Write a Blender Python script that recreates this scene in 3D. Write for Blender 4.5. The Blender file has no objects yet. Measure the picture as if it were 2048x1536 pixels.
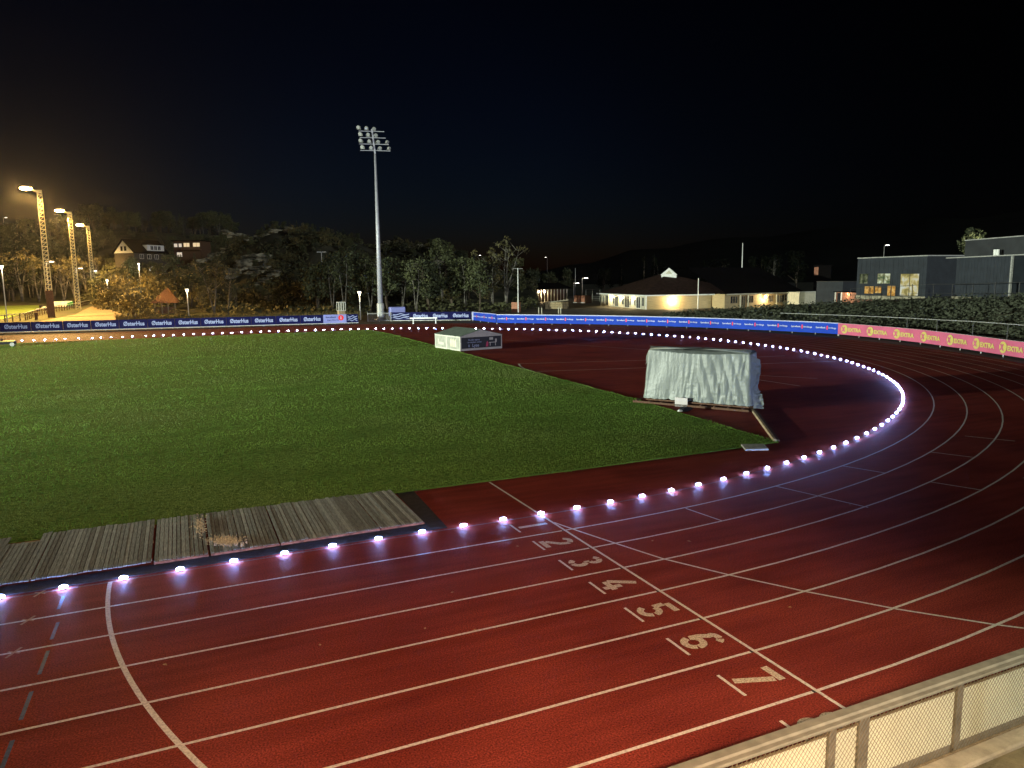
# Night view over a lit running track: everything below is built where it stands, in metres.
# light levels
LED = 540; P_FIELD = 2500000; P_SOD = 150000; P_WALL = 900; P_ST1 = 14500; P_ST2 = 3800; SKY = .34; SUN = .8; HAZE = .00005
import bpy, math, random
from mathutils import Vector, Matrix, noise
random.seed(7)
SC = bpy.context.scene
COL = SC.collection
PI = math.pi
R36, LANE = 36.5, 1.22

# ------------------------------------------------------------------ camera
FPX = 1477.076
CAM = Vector((-7.682819, -15.504475, 5.675958))
YAW, PIT, ROL = .421522, .1412, -.011025
FW = Vector((math.sin(YAW)*math.cos(PIT), math.cos(YAW)*math.cos(PIT), -math.sin(PIT)))
_rt = Vector((math.cos(YAW), -math.sin(YAW), 0)); _up = _rt.cross(FW)
RT = _rt*math.cos(ROL)+_up*math.sin(ROL); UP = -_rt*math.sin(ROL)+_up*math.cos(ROL)
cam = bpy.data.cameras.new('camera'); cam.lens = FPX/2048*36; cam.sensor_width = 36
cam.clip_start = .1; cam.clip_end = 9000
co = bpy.data.objects.new('camera', cam); COL.objects.link(co)
co.matrix_world = Matrix(((RT.x, UP.x, -FW.x, CAM.x), (RT.y, UP.y, -FW.y, CAM.y), (RT.z, UP.z, -FW.z, CAM.z), (0, 0, 0, 1)))
SC.camera = co

def ray(u, v): return FW+RT*((u-1024)/FPX)-UP*((v-768)/FPX)
def W(u, v, z=0.):                      # point of the photo's survey on the level z
    d = ray(u, v); return CAM+d*((z-CAM.z)/d.z)
def AT(u, v, D):                        # point at horizontal distance D
    d = ray(u, v); return CAM+d*(D/math.hypot(d.x, d.y))
def DIST(p): return math.hypot(p.x-CAM.x, p.y-CAM.y)

# ------------------------------------------------------------------ tagging
def tag(o, label=None, cat=None, group=None, kind=None):
    if label: o['label'] = label
    if cat: o['category'] = cat
    if group: o['group'] = group
    if kind: o['kind'] = kind
    return o
def thing(name, label, cat, loc=(0, 0, 0), rz=0., group=None):
    o = bpy.data.objects.new(name, None); COL.objects.link(o)
    o.empty_display_size = .2
    o.location = loc; o.rotation_euler = (0, 0, rz)
    return tag(o, label, cat, group)
def copy_tree(o, parent=None):
    c = o.copy(); COL.objects.link(c)
    if parent: c.parent = parent
    for ch in list(KIDS.get(o.name, ())):
        copy_tree(ch, c)
    return c
KIDS = {}

# ------------------------------------------------------------------ mesh builder
class MB:
    def __init__(s): s.v = []; s.f = []; s.m = []; s.sm = []; s.cur = 0; s.smooth = False
    def add(s, vs, fs):
        o = len(s.v); s.v += [tuple(p) for p in vs]
        for f in fs: s.f.append([i+o for i in f]); s.m.append(s.cur); s.sm.append(s.smooth)
        return s
    def box(s, x0, x1, y0, y1, z0, z1, M=None):
        vs = [Vector((x, y, z)) for z in (z0, z1) for y in (y0, y1) for x in (x0, x1)]
        if M: vs = [M @ p for p in vs]
        return s.add(vs, [(0, 2, 3, 1), (4, 5, 7, 6), (0, 1, 5, 4), (2, 6, 7, 3), (0, 4, 6, 2), (1, 3, 7, 5)])
    def bev(s, x0, x1, y0, y1, z0, z1, b=.01, M=None):
        # box with chamfered edges on the top and the four uprights
        def ring(z, i):
            return [Vector(p) for p in ((x0+b, y0+i, z), (x1-b, y0+i, z), (x1-i, y0+b, z), (x1-i, y1-b, z), (x1-b, y1-i, z), (x0+b, y1-i, z), (x0+i, y1-b, z), (x0+i, y0+b, z))]
        def ring2(z):
            c = 2*b
            return [Vector(p) for p in ((x0+c, y0+b, z), (x1-c, y0+b, z), (x1-b, y0+c, z), (x1-b, y1-c, z), (x1-c, y1-b, z), (x0+c, y1-b, z), (x0+b, y1-c, z), (x0+b, y0+c, z))]
        vs = ring(z0, 0)+ring(z1-b, 0)+ring2(z1)
        if M: vs = [M @ p for p in vs]
        fs = [tuple(range(7, -1, -1)), tuple(range(16, 24))]
        for k in (0, 8):
            for i in range(8): fs.append((k+i, k+(i+1) % 8, k+8+(i+1) % 8, k+8+i))
        return s.add(vs, fs)
    def bar(s, a, b, w, h=None, up=(0, 0, 1)):
        a, b = Vector(a), Vector(b); h = h or w
        d = (b-a).normalized(); u = Vector(up)
        if abs(d.dot(u)) > .95: u = Vector((0, 1, 0))
        r = d.cross(u).normalized()*(w/2); t = r.cross(d).normalized()*(h/2)
        vs = [p+x for p in (a, b) for x in (-r-t, r-t, r+t, -r+t)]
        return s.add(vs, [(3, 2, 1, 0), (4, 5, 6, 7)]+[(i, (i+1) % 4, 4+(i+1) % 4, 4+i) for i in range(4)])
    def tube(s, pts, rad, n=8, cap=True):
        pts = [Vector(p) for p in pts]
        if not hasattr(rad, '__len__'): rad = [rad]*len(pts)
        vs = []; fs = []; ref = Vector((0, 0, 1))
        for i, p in enumerate(pts):
            d = (pts[min(i+1, len(pts)-1)]-pts[max(i-1, 0)]).normalized()
            if abs(d.dot(ref)) > .9: ref = Vector((1, 0, 0))
            a = d.cross(ref).normalized(); b = d.cross(a)
            for k in range(n):
                t = 2*PI*k/n; vs.append(p+(a*math.cos(t)+b*math.sin(t))*rad[i])
        for i in range(len(pts)-1):
            for k in range(n): fs.append((i*n+k, i*n+(k+1) % n, (i+1)*n+(k+1) % n, (i+1)*n+k))
        if cap: fs += [tuple(range(n-1, -1, -1)), tuple((len(pts)-1)*n+k for k in range(n))]
        return s.add(vs, fs)
    def prism(s, poly, z0, z1, M=None):      # polygon in xy pulled up
        n = len(poly); vs = [Vector((p[0], p[1], z)) for z in (z0, z1) for p in poly]
        if M: vs = [M @ p for p in vs]
        return s.add(vs, [tuple(range(n-1, -1, -1)), tuple(range(n, 2*n))]+[(i, (i+1) % n, n+(i+1) % n, n+i) for i in range(n)])
    def strip(s, pts, w, z):                 # flat painted line along a path
        pts = [Vector((p[0], p[1], 0)) for p in pts]; vs = []
        for i, p in enumerate(pts):
            d = (pts[min(i+1, len(pts)-1)]-pts[max(i-1, 0)]).normalized(); nrm = Vector((-d.y, d.x, 0))*(w/2)
            vs += [(p.x-nrm.x, p.y-nrm.y, z), (p.x+nrm.x, p.y+nrm.y, z)]
        return s.add(vs, [(2*i, 2*i+2, 2*i+3, 2*i+1) for i in range(len(pts)-1)])
    def ico(s, c, r, sub=1, sc=(1, 1, 1), jit=0., seed=0):
        import bmesh
        bm = bmesh.new(); bmesh.ops.create_icosphere(bm, subdivisions=sub, radius=1)
        vs = []
        for v in bm.verts:
            k = 1+jit*noise.noise(v.co*1.7+Vector((seed*3.1, seed, 0)))*2
            vs.append(Vector((c[0]+v.co.x*r*sc[0]*k, c[1]+v.co.y*r*sc[1]*k, c[2]+v.co.z*r*sc[2]*k)))
        fs = [tuple(v.index for v in f.verts) for f in bm.faces]; bm.free()
        return s.add(vs, fs)
    def build(s, name, mats, parent=None, loc=None):
        me = bpy.data.meshes.new(name); me.from_pydata(s.v, [], s.f)
        if not isinstance(mats, (list, tuple)): mats = [mats]
        for m in mats: me.materials.append(m)
        if len(mats) > 1: me.polygons.foreach_set('material_index', s.m)
        if any(s.sm): me.polygons.foreach_set('use_smooth', s.sm)
        me.update()
        return link(name, me, parent, loc)
def link(name, me, parent=None, loc=None):
    o = bpy.data.objects.new(name, me); COL.objects.link(o)
    if parent: o.parent = parent; KIDS.setdefault(parent.name, []).append(o)
    if loc: o.location = loc
    return o

# ------------------------------------------------------------------ lettering
_TX = {}
def text_shape(txt, size, bold=0., spacing=1.):
    key = (txt, bold, spacing)
    if key not in _TX:
        c = bpy.data.curves.new('t', 'FONT'); c.body = txt; c.size = 1; c.offset = bold; c.space_character = spacing
        c.resolution_u = 3
        o = bpy.data.objects.new('t', c); me = bpy.data.meshes.new_from_object(o)
        vs = [v.co.copy() for v in me.vertices]; fs = [tuple(p.vertices) for p in me.polygons]
        x0 = min(v.x for v in vs); x1 = max(v.x for v in vs); y0 = min(v.y for v in vs); y1 = max(v.y for v in vs)
        _TX[key] = (vs, fs, x0, x1, y0, y1)
        bpy.data.objects.remove(o); bpy.data.curves.remove(c); bpy.data.meshes.remove(me)
    return _TX[key]
def lettering(mb, txt, cx, cz, width, y, height=None, bold=.02, spacing=1.):
    # upright text centred at (cx, cz) on a local xz wall whose front looks to -y
    vs, fs, x0, x1, y0, y1 = text_shape(txt, 1, bold, spacing)
    k = width/(x1-x0); kh = height/(y1-y0) if height else k
    mb.add([(cx+(v.x-(x0+x1)/2)*k, y, cz+(v.y-(y0+y1)/2)*kh) for v in vs], fs)

# ------------------------------------------------------------------ materials
class NT:
    def __init__(s, m): s.n = m.node_tree.nodes; s.l = m.node_tree.links
    def new(s, t, **kw):
        x = s.n.new(t)
        for k, v in kw.items():
            if k.startswith('i_'): x.inputs[k[2:].replace('_', ' ')].default_value = v
            else: setattr(x, k, v)
        return x
    def link(s, a, b): s.l.new(a, b)
def mat(name, col, rough=.8, var=.25, scale=3., bump=0., bscale=40., metal=0., spec=.3, col2=None, stretch=None, detail=4, emit=None, estr=0., lo=.35, hi=.65):
    m = bpy.data.materials.new(name); m.use_nodes = True; t = NT(m)
    b = t.n['Principled BSDF']; b.inputs['Roughness'].default_value = rough; b.inputs['Metallic'].default_value = metal
    b.inputs['Specular IOR Level'].default_value = spec
    tc = t.new('ShaderNodeTexCoord'); src = tc.outputs['Object']
    if stretch:
        mp = t.new('ShaderNodeMapping'); mp.inputs['Scale'].default_value = stretch; t.link(src, mp.inputs['Vector']); src = mp.outputs['Vector']
    nz = t.new('ShaderNodeTexNoise'); nz.inputs['Scale'].default_value = scale; nz.inputs['Detail'].default_value = detail; t.link(src, nz.inputs['Vector'])
    cr = t.new('ShaderNodeValToRGB'); e = cr.color_ramp.elements; e[0].position = lo; e[1].position = hi
    c2 = col2 or tuple(min(1, c*(1+var)) for c in col); c1 = col if col2 else tuple(c*(1-var) for c in col)
    e[0].color = (*c1, 1); e[1].color = (*c2, 1)
    t.link(nz.outputs['Fac'], cr.inputs['Fac']); t.link(cr.outputs['Color'], b.inputs['Base Color'])
    if bump:
        nb = t.new('ShaderNodeTexNoise'); nb.inputs['Scale'].default_value = bscale; nb.inputs['Detail'].default_value = 6; t.link(src, nb.inputs['Vector'])
        bp = t.new('ShaderNodeBump'); bp.inputs['Strength'].default_value = bump; bp.inputs['Distance'].default_value = .05
        t.link(nb.outputs['Fac'], bp.inputs['Height']); t.link(bp.outputs['Normal'], b.inputs['Normal'])
    if emit:
        b.inputs['Emission Color'].default_value = (*emit, 1); b.inputs['Emission Strength'].default_value = estr
    return m
def glow(name, col, s):
    m = bpy.data.materials.new(name); m.use_nodes = True; t = NT(m); t.n.clear()
    e = t.new('ShaderNodeEmission'); e.inputs['Color'].default_value = (*col, 1); e.inputs['Strength'].default_value = s
    o = t.new('ShaderNodeOutputMaterial'); t.link(e.outputs[0], o.inputs[0]); return m

M = {}
# track: red rubber granules, darker worn patches
m = bpy.data.materials.new('track_rubber'); m.use_nodes = True; t = NT(m); b = t.n['Principled BSDF']
b.inputs['Roughness'].default_value = .65; b.inputs['Specular IOR Level'].default_value = .015
tc = t.new('ShaderNodeTexCoord')
n1 = t.new('ShaderNodeTexNoise', i_Scale=.35, i_Detail=5.); t.link(tc.outputs['Object'], n1.inputs['Vector'])
mp = t.new('ShaderNodeMapping'); mp.inputs['Scale'].default_value = (.25, 2.2, 1); t.link(tc.outputs['Object'], mp.inputs['Vector'])
n2 = t.new('ShaderNodeTexNoise', i_Scale=1.4, i_Detail=6.); t.link(mp.outputs[0], n2.inputs['Vector'])
n3 = t.new('ShaderNodeTexNoise', i_Scale=42., i_Detail=3.); t.link(tc.outputs['Object'], n3.inputs['Vector'])
c1 = t.new('ShaderNodeValToRGB'); c1.color_ramp.elements[0].color = (.07, .0115, .0085, 1); c1.color_ramp.elements[1].color = (.125, .0225, .015, 1)
c1.color_ramp.elements[0].position = .36; c1.color_ramp.elements[1].position = .62
ad = t.new('ShaderNodeMath', operation='ADD'); ad.use_clamp = True
ml = t.new('ShaderNodeMath', operation='MULTIPLY'); ml.inputs[1].default_value = .45; t.link(n2.outputs['Fac'], ml.inputs[0])
ml1 = t.new('ShaderNodeMath', operation='MULTIPLY'); ml1.inputs[1].default_value = .55; t.link(n1.outputs['Fac'], ml1.inputs[0])
t.link(ml.outputs[0], ad.inputs[0]); t.link(ml1.outputs[0], ad.inputs[1]); t.link(ad.outputs[0], c1.inputs['Fac'])
mx = t.new('ShaderNodeMix', data_type='RGBA', blend_type='OVERLAY'); mx.inputs['Factor'].default_value = .55
t.link(c1.outputs['Color'], mx.inputs['A'])
c3 = t.new('ShaderNodeValToRGB'); c3.color_ramp.elements[0].position = .3; c3.color_ramp.elements[1].position = .7
t.link(n3.outputs['Fac'], c3.inputs['Fac']); t.link(c3.outputs['Color'], mx.inputs['B'])
hs = t.new('ShaderNodeHueSaturation'); hs.inputs['Value'].default_value = 1.6; t.link(mx.outputs['Result'], hs.inputs['Color'])
t.link(hs.outputs['Color'], b.inputs['Base Color'])
nb = t.new('ShaderNodeTexNoise', i_Scale=70., i_Detail=3.); t.link(tc.outputs['Object'], nb.inputs['Vector'])
bp = t.new('ShaderNodeBump'); bp.inputs['Strength'].default_value = .6; bp.inputs['Distance'].default_value = .01
t.link(nb.outputs['Fac'], bp.inputs['Height']); t.link(bp.outputs['Normal'], b.inputs['Normal'])
M['track'] = m

M['line'] = mat('line_paint', (.46, .43, .38), .7, .3, 25., bump=.3, bscale=60., lo=.3, hi=.6)
M['kerb'] = mat('kerb_paint', (.13, .11, .11), .8, .3, 25., spec=.05)
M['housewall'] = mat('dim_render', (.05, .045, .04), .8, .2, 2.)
M['sidepic'] = mat('side_print', (.26, .27, .24), .6, .15, 3.)
M['leaf_shaded'] = mat('shaded_leaf', (.008, .01, .006), .9, .4, 3., spec=0.)  # darker leaf copy, shade put into its colour
M['digit'] = mat('numeral_paint', (.22, .18, .13), .75, .45, 38., bump=.3, bscale=60., col2=(.56, .47, .36), lo=.35, hi=.6)
M['blue_tape'] = mat('blue_paint', (.008, .04, .12), .6, .4, 20.)
M['black_paint'] = mat('black_paint', (.015, .015, .016), .7, .3, 20.)
M['orange_paint'] = mat('orange_paint', (.3, .17, .1), .7, .3, 20.)
M['soil'] = mat('lawn_turf', (.05, .1, .016), .95, .5, 9., bump=.9, bscale=30., col2=(.16, .25, .055), stretch=(.6, 1.6, 1), detail=8, spec=.05)
M['ground'] = mat('rough_ground', (.035, .045, .015), .95, .5, .25, col2=(.07, .065, .03))
M['yard'] = mat('yard_asphalt', (.09, .08, .06), .8, .3, .4, bump=.3, bscale=15., col2=(.17, .15, .11))
M['apron'] = mat('apron_asphalt', (.022, .02, .02), .9, .3, .6)
M['path'] = mat('gravel_path', (.2, .16, .1), .95, .3, 1.5, bump=.4, bscale=8.)
M['pitch'] = mat('artificial_turf', (.13, .2, .03), .9, .3, .15, stretch=(1, 4, 1))
M['hill'] = mat('hill_ground', (.018, .022, .009), .95, .6, .11, col2=(.085, .08, .05), bump=.8, bscale=.7, lo=.42, hi=.68, detail=8)
M['rock'] = mat('pale_rock', (.05, .05, .035), .9, .5, .55, col2=(.36, .33, .23), bump=1., bscale=2.2, lo=.4, hi=.62, detail=8)
M['bark'] = mat('bark', (.09, .07, .05), .9, .5, 9., stretch=(4, 4, .7))
M['birch'] = mat('birch_bark', (.13, .12, .1), .8, .6, 6., stretch=(1, 1, 3))
def leafmat(name, a, bcol):
    m = bpy.data.materials.new(name); m.use_nodes = True; t = NT(m); b = t.n['Principled BSDF']; b.inputs['Roughness'].default_value = .7
    tc = t.new('ShaderNodeTexCoord'); n1 = t.new('ShaderNodeTexNoise', i_Scale=7., i_Detail=3.); t.link(tc.outputs['Object'], n1.inputs['Vector'])
    oi = t.new('ShaderNodeObjectInfo'); ad = t.new('ShaderNodeMath', operation='MULTIPLY_ADD'); ad.inputs[1].default_value = .4; ad.inputs[2].default_value = -.2
    t.link(oi.outputs['Random'], ad.inputs[0]); a2 = t.new('ShaderNodeMath', operation='ADD'); t.link(ad.outputs[0], a2.inputs[0]); t.link(n1.outputs['Fac'], a2.inputs[1])
    cr = t.new('ShaderNodeValToRGB'); cr.color_ramp.elements[0].position = .3; cr.color_ramp.elements[1].position = .75
    cr.color_ramp.elements[0].color = (*a, 1); cr.color_ramp.elements[1].color = (*bcol, 1)
    t.link(a2.outputs[0], cr.inputs['Fac']); t.link(cr.outputs['Color'], b.inputs['Base Color'])
    b.inputs['Subsurface Weight'].default_value = 0
    return m
M['leaf'] = leafmat('leaf_green', (.018, .026, .009), (.095, .105, .038))
M['leaf_dark'] = leafmat('needle_green', (.015, .024, .011), (.07, .09, .04))
M['leaf_olive'] = leafmat('leaf_olive', (.05, .046, .014), (.2, .165, .06))
M['white'] = mat('white_paint', (.75, .75, .72), .6, .08, 3.)
M['cream'] = mat('cream_frame', (.44, .44, .39), .5, .1, 4.)
M['galv'] = mat('galvanised_steel', (.42, .42, .4), .5, .25, 8., metal=.35)
M['mastgrey'] = mat('mast_steel', (.36, .36, .4), .45, .12, 3., metal=.2)
M['darksteel'] = mat('dark_steel', (.05, .05, .05), .5, .3, 8., metal=.3)
M['lattice'] = mat('lattice_steel', (.75, .66, .36), .6, .2, 6., metal=.1)
M['lens'] = mat('unlit_lamp_glass', (.4, .41, .4), .15, .1, 8., spec=.6)
M['black'] = mat('black_rubber', (.012, .013, .018), .85, .4, 8., bump=.4, bscale=50.)
M['wood'] = mat('weathered_planks', (.16, .18, .172), .85, .5, 5., col2=(.4, .44, .415), stretch=(16, 1.0, 6), bump=.8, bscale=20., lo=.3, hi=.7)
M['wood_dark'] = mat('old_planks_dark', (.1, .11, .105), .85, .5, 5., col2=(.28, .3, .28), stretch=(16, 1.0, 6), bump=.8, bscale=20., lo=.3, hi=.7)
M['wood_pale'] = mat('old_planks_pale', (.24, .27, .255), .85, .5, 5., col2=(.52, .56, .53), stretch=(16, 1.0, 6), bump=.8, bscale=20., lo=.3, hi=.7)
M['wood_red'] = mat('stained_timber', (.17, .085, .05), .8, .35, 4., stretch=(6, 6, 1))
M['rawwood'] = mat('raw_timber', (.3, .23, .15), .8, .35, 4., stretch=(1, 1, 8))
M['brick'] = mat('red_dirt', (.14, .06, .035), .95, .4, 12., bump=.6, bscale=30.)
M['sand'] = mat('sand', (.5, .42, .28), .95, .25, 30., bump=.5, bscale=60.)
M['navy'] = mat('navy_banner', (.004, .005, .05), .7, .25, 1., spec=.1)
M['blue'] = mat('blue_banner', (.012, .045, .34), .7, .1, .7, spec=.1)
M['pink'] = mat('pink_banner', (.42, .095, .16), .7, .1, .7, spec=.1)
M['lilac'] = mat('pale_banner', (.2, .22, .5), .5, .1, .7)
M['ink_white'] = mat('white_print', (.4, .42, .55), .5, .05, 3.)
M['ink_pale'] = mat('pale_print', (.3, .34, .55), .5, .05, 3.)
M['ink_red'] = mat('red_print', (.7, .03, .03), .5, .05, 3.)
M['ink_yellow'] = mat('yellow_print', (.45, .38, .1), .5, .05, 3.)
M['ink_green'] = mat('green_print', (.05, .3, .12), .5, .05, 3.)
M['tarp'] = mat('tarpaulin', (.155, .172, .163), .45, .05, .8, spec=.5, bump=.3, bscale=11.)
M['roofgreen'] = mat('dark_green_sheet', (.09, .12, .105), .6, .25, 3.)
M['grey'] = mat('grey_cladding', (.027, .032, .04), .7, .15, 1.)
M['upper'] = mat('upper_cladding', (.03, .032, .035), .7, .15, 1.)
M['shedgrey'] = mat('grey_sheet', (.5, .46, .46), .6, .1, 3.)
M['roof'] = mat('dark_roof', (.006, .005, .005), .95, .35, .8, bump=.5, bscale=8., stretch=(1, 5, 5), spec=.03)
M['roofbrown'] = mat('brown_tiles', (.04, .022, .017), .95, .35, 1.5, spec=.05, bump=.6, bscale=9.)
M['siding'] = mat('tan_siding', (.38, .3, .17), .75, .15, 1.5, stretch=(.5, .5, 9))
M['paleside'] = mat('pale_siding', (.5, .47, .36), .75, .12, 2.)
M['glassdark'] = mat('dark_window', (.02, .022, .025), .12, .3, 2., spec=.6)
M['concrete'] = mat('concrete', (.3, .27, .2), .85, .25, 3., bump=.5, bscale=25.)
M['panel'] = mat('cream_panel', (.68, .72, .56), .6, .08, 2.)
M['rail'] = mat('rail_steel', (.2, .2, .165), .55, .15, 6., metal=.2)
M['wire'] = mat('chain_link_wire', (.2, .16, .1), .55, .2, 9., metal=.3)
M['brownwood'] = mat('brown_cladding', (.1, .05, .03), .8, .3, 3., stretch=(6, 6, 1))
M['terracotta'] = mat('terracotta_cladding', (.36, .16, .1), .8, .2, 3.)
M['skinprint'] = mat('magenta_print', (.5, .05, .14), .6, .2, 5.)

M['farhill'] = mat('far_forest', (.01, .012, .01), 1., .3, .02, spec=0.)
# ------------------------------------------------------------------ the setting
def sheet(name, poly, z, m, kind='structure', label=None, cat=None):
    mb = MB(); mb.add([(p[0], p[1], z) for p in poly], [tuple(range(len(poly)))])
    return tag(mb.build(name, m), label, cat, None, kind)
def arc(r, a0, a1, n, c=(0, R36)): return [(c[0]+r*math.cos(a0+(a1-a0)*i/n), c[1]+r*math.sin(a0+(a1-a0)*i/n)) for i in range(n+1)]

g = MB(); ring = [(-7+4000*math.cos(2*PI*i/48), -15+4000*math.sin(2*PI*i/48), -.03) for i in range(48)]
g.add(ring, [tuple(range(48))]); tag(g.build('ground', M['ground']), kind='structure')
sheet('apron', [(-70, -12), (2, -12)]+arc(52, -PI/2+.04, PI/2-.35, 40)+[(20, 93), (-70, 93)], -.015, M['apron'])
outer = [(-70, -10.4), (0, -10.4)]+arc(46.9, -PI/2+.01, PI/2-.01, 60)+[(0, 83.4), (-70, 83.4)]
sheet('track', outer, 0., M['track'])
# lawn: near edge, right edge and far edge as surveyed
lawn = [(-70, 3.62), (-2.0, 3.32), (3, 3.30), (9.2, 3.36), (10.7, 3.38), (11.25, 12.5), (11.75, 25), (11.95, 40), (12.25, 60), (12.3, 69.6), (-70, 69.6)]
lawn = [(-70, 3.62), (-2.6, 3.36), (3, 3.30), (9.2, 3.38), (10.75, 3.45)]+[(p.x, p.y) for p in (W(1270, 800), W(1100, 754), W(925, 707), W(830, 682), W(775, 667.5))]+[(12.0, 69.6), (-70, 69.6)]
mb = MB(); mb.prism(lawn, .002, .022); tag(mb.build('lawn', M['soil']), kind='structure')

# grass blades on the lawn: nobody could count them
import numpy as np
rng = np.random.default_rng(5)
def inside(px, py, poly):
    c = np.zeros(px.shape, bool); n = len(poly)
    for i in range(n):
        x0, y0 = poly[i]; x1, y1 = poly[(i+1) % n]
        if y0 == y1: continue
        k = ((y0 > py) != (y1 > py)) & (px < (x1-x0)*(py-y0)/(y1-y0)+x0); c ^= k
    return c
bx = []; by = []; bs = []
for (y0, y1, dens, sz) in ((3.3, 9, 330, .034), (9, 16, 200, .04), (16, 28, 100, .05), (28, 46, 40, .062), (46, 69.6, 16, .08)):
    x0, x1 = -14-(y1-3)*.75, 13
    n = int((x1-x0)*(y1-y0)*dens); a = rng.uniform(x0, x1, n); c = rng.uniform(y0, y1, n)
    k = inside(a, c, lawn); a, c = a[k], c[k]
    bx.append(a); by.append(c); bs.append(np.full(a.shape, sz))
for (p, q) in zip(lawn[:4], lawn[1:5]):                       # ragged near border
    if p[0] < -15: p = (-15, 3.6)
    L_ = math.hypot(q[0]-p[0], q[1]-p[1]); n = int(L_*170); f = rng.random(n); w_ = np.array([noise.noise(Vector((p[0]+(q[0]-p[0])*k, 0, 5))*2.2) for k in f])
    bx.append(p[0]+(q[0]-p[0])*f+rng.normal(0, .01, n)); by.append(p[1]+(q[1]-p[1])*f-np.abs(rng.normal(0, .03, n))*(1+2*w_)); bs.append(np.full(n, .04))
for (p, q) in zip(lawn[4:10], lawn[5:11]):
    L_ = math.hypot(q[0]-p[0], q[1]-p[1]); n = int(L_*70); f = rng.random(n); w_ = np.array([noise.noise(Vector((0, p[1]+(q[1]-p[1])*k, 5))*1.3) for k in f])
    bx.append(p[0]+(q[0]-p[0])*f+np.abs(rng.normal(0, .05, n))*(1+2*w_)); by.append(p[1]+(q[1]-p[1])*f); bs.append(np.full(n, .055))
bx, by, bs = map(np.concatenate, (bx, by, bs)); n = len(bx)
wave = np.array([noise.noise(Vector((x*.35, y*1.1, 0))) for x, y in zip(bx, by)])
wave2 = np.array([noise.noise(Vector((x*1.7+9+y*.5, y*4.2-x*.6, 4))) for x, y in zip(bx, by)])
hgt = bs*(.65+.45*rng.random(n)+.3*wave+.42*wave2); hgt = np.clip(hgt, .012, .2)
ang = rng.uniform(0, 2*PI, n); lean = rng.uniform(.2, .9, n)*hgt; la = rng.uniform(0, 2*PI, n)
wid = bs*.28
vv = np.empty((n*3, 3)); dx, dy = np.cos(ang)*wid, np.sin(ang)*wid
vv[0::3] = np.stack([bx-dx, by-dy, np.full(n, .02)], 1); vv[1::3] = np.stack([bx+dx, by+dy, np.full(n, .02)], 1)
vv[2::3] = np.stack([bx+np.cos(la)*lean, by+np.sin(la)*lean, .02+hgt], 1)
me = bpy.data.meshes.new('grass'); me.vertices.add(n*3); me.vertices.foreach_set('co', vv.ravel())
me.loops.add(n*3); me.loops.foreach_set('vertex_index', np.arange(n*3, dtype=np.int32))
me.polygons.add(n); me.polygons.foreach_set('loop_start', np.arange(0, n*3, 3, dtype=np.int32)); me.polygons.foreach_set('loop_total', np.full(n, 3, np.int32))
me.update(calc_edges=True); me.validate()
m = bpy.data.materials.new('grass_blades'); m.use_nodes = True; t = NT(m); b = t.n['Principled BSDF']; b.inputs['Roughness'].default_value = .6; b.inputs['Specular IOR Level'].default_value = .2
tc = t.new('ShaderNodeTexCoord'); mp = t.new('ShaderNodeMapping'); mp.inputs['Scale'].default_value = (.5, 1.3, 1); t.link(tc.outputs['Object'], mp.inputs['Vector'])
n1 = t.new('ShaderNodeTexNoise', i_Scale=.55, i_Detail=8.); t.link(mp.outputs[0], n1.inputs['Vector'])
cr = t.new('ShaderNodeValToRGB'); e = cr.color_ramp.elements; e[0].position = .35; e[1].position = .68; e[0].color = (.065, .15, .02, 1); e[1].color = (.19, .345, .062, 1)
t.link(n1.outputs['Fac'], cr.inputs['Fac'])
nw = t.new('ShaderNodeTexNoise', i_Scale=.13, i_Detail=4.); t.link(tc.outputs['Object'], nw.inputs['Vector'])
rw = t.new('ShaderNodeValToRGB'); rw.color_ramp.elements[0].position = .5; rw.color_ramp.elements[1].position = .72; t.link(nw.outputs['Fac'], rw.inputs['Fac'])
wm = t.new('ShaderNodeMix', data_type='RGBA'); wm.inputs['B'].default_value = (.2, .25, .085, 1); t.link(rw.outputs['Color'], wm.inputs['Factor']); t.link(cr.outputs['Color'], wm.inputs['A']); t.link(wm.outputs['Result'], b.inputs['Base Color'])
tl = t.new('ShaderNodeBsdfTranslucent'); t.link(wm.outputs['Result'], tl.inputs['Color']); ms = t.new('ShaderNodeMixShader'); ms.inputs[0].default_value = .45
t.link(b.outputs[0], ms.inputs[1]); t.link(tl.outputs[0], ms.inputs[2]); t.link(ms.outputs[0], t.n['Material Output'].inputs['Surface'])
me.materials.append(m); go = link('grass', me); tag(go, 'short mown green grass covering the infield lawn', 'grass', None, 'stuff')

# ------------------------------------------------------------------ painted markings
ln = MB()
def lanepath(k, far=True):
    r = R36+LANE*k+.0
    p = [(-70, -LANE*k), (-35, -LANE*k)]+[(0, -LANE*k)]+arc(r, -PI/2, PI/2, 90)[1:]
    return p+[(-35, 2*R36+LANE*k), (-70, 2*R36+LANE*k)]
for k in range(0, 9):
    if k == 0: kb = MB(); kb.strip(lanepath(0), .05, .0012); tag(kb.build('kerb_line', M['kerb']), kind='structure')
    else: ln.strip([p for p in lanepath(k)], .05, .0012)
ln.strip([(0, 3.28), (0, -9.76)], .055, .0024)                  # finish line
for k in range(1, 9):                                          # short bars behind the lane numbers
    yc = -LANE*(k-.5); ln.strip([(-.965, yc+.29), (-.965, yc-.29)], .05, .0012)
ln.strip([(-9.23+y*y/31.0, -y) for y in [i*.325 for i in range(31)]], .075, .0036)   # curved start line
ln.strip([(0.02, -.62), (.28, -1.5), (.6, -2.5), (.97, -3.61), (1.62, -4.85), (2.36, -6.06), (3.2, -7.25), (4.1, -8.3), (5.6, -9.76)], .05, .0036)
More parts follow.
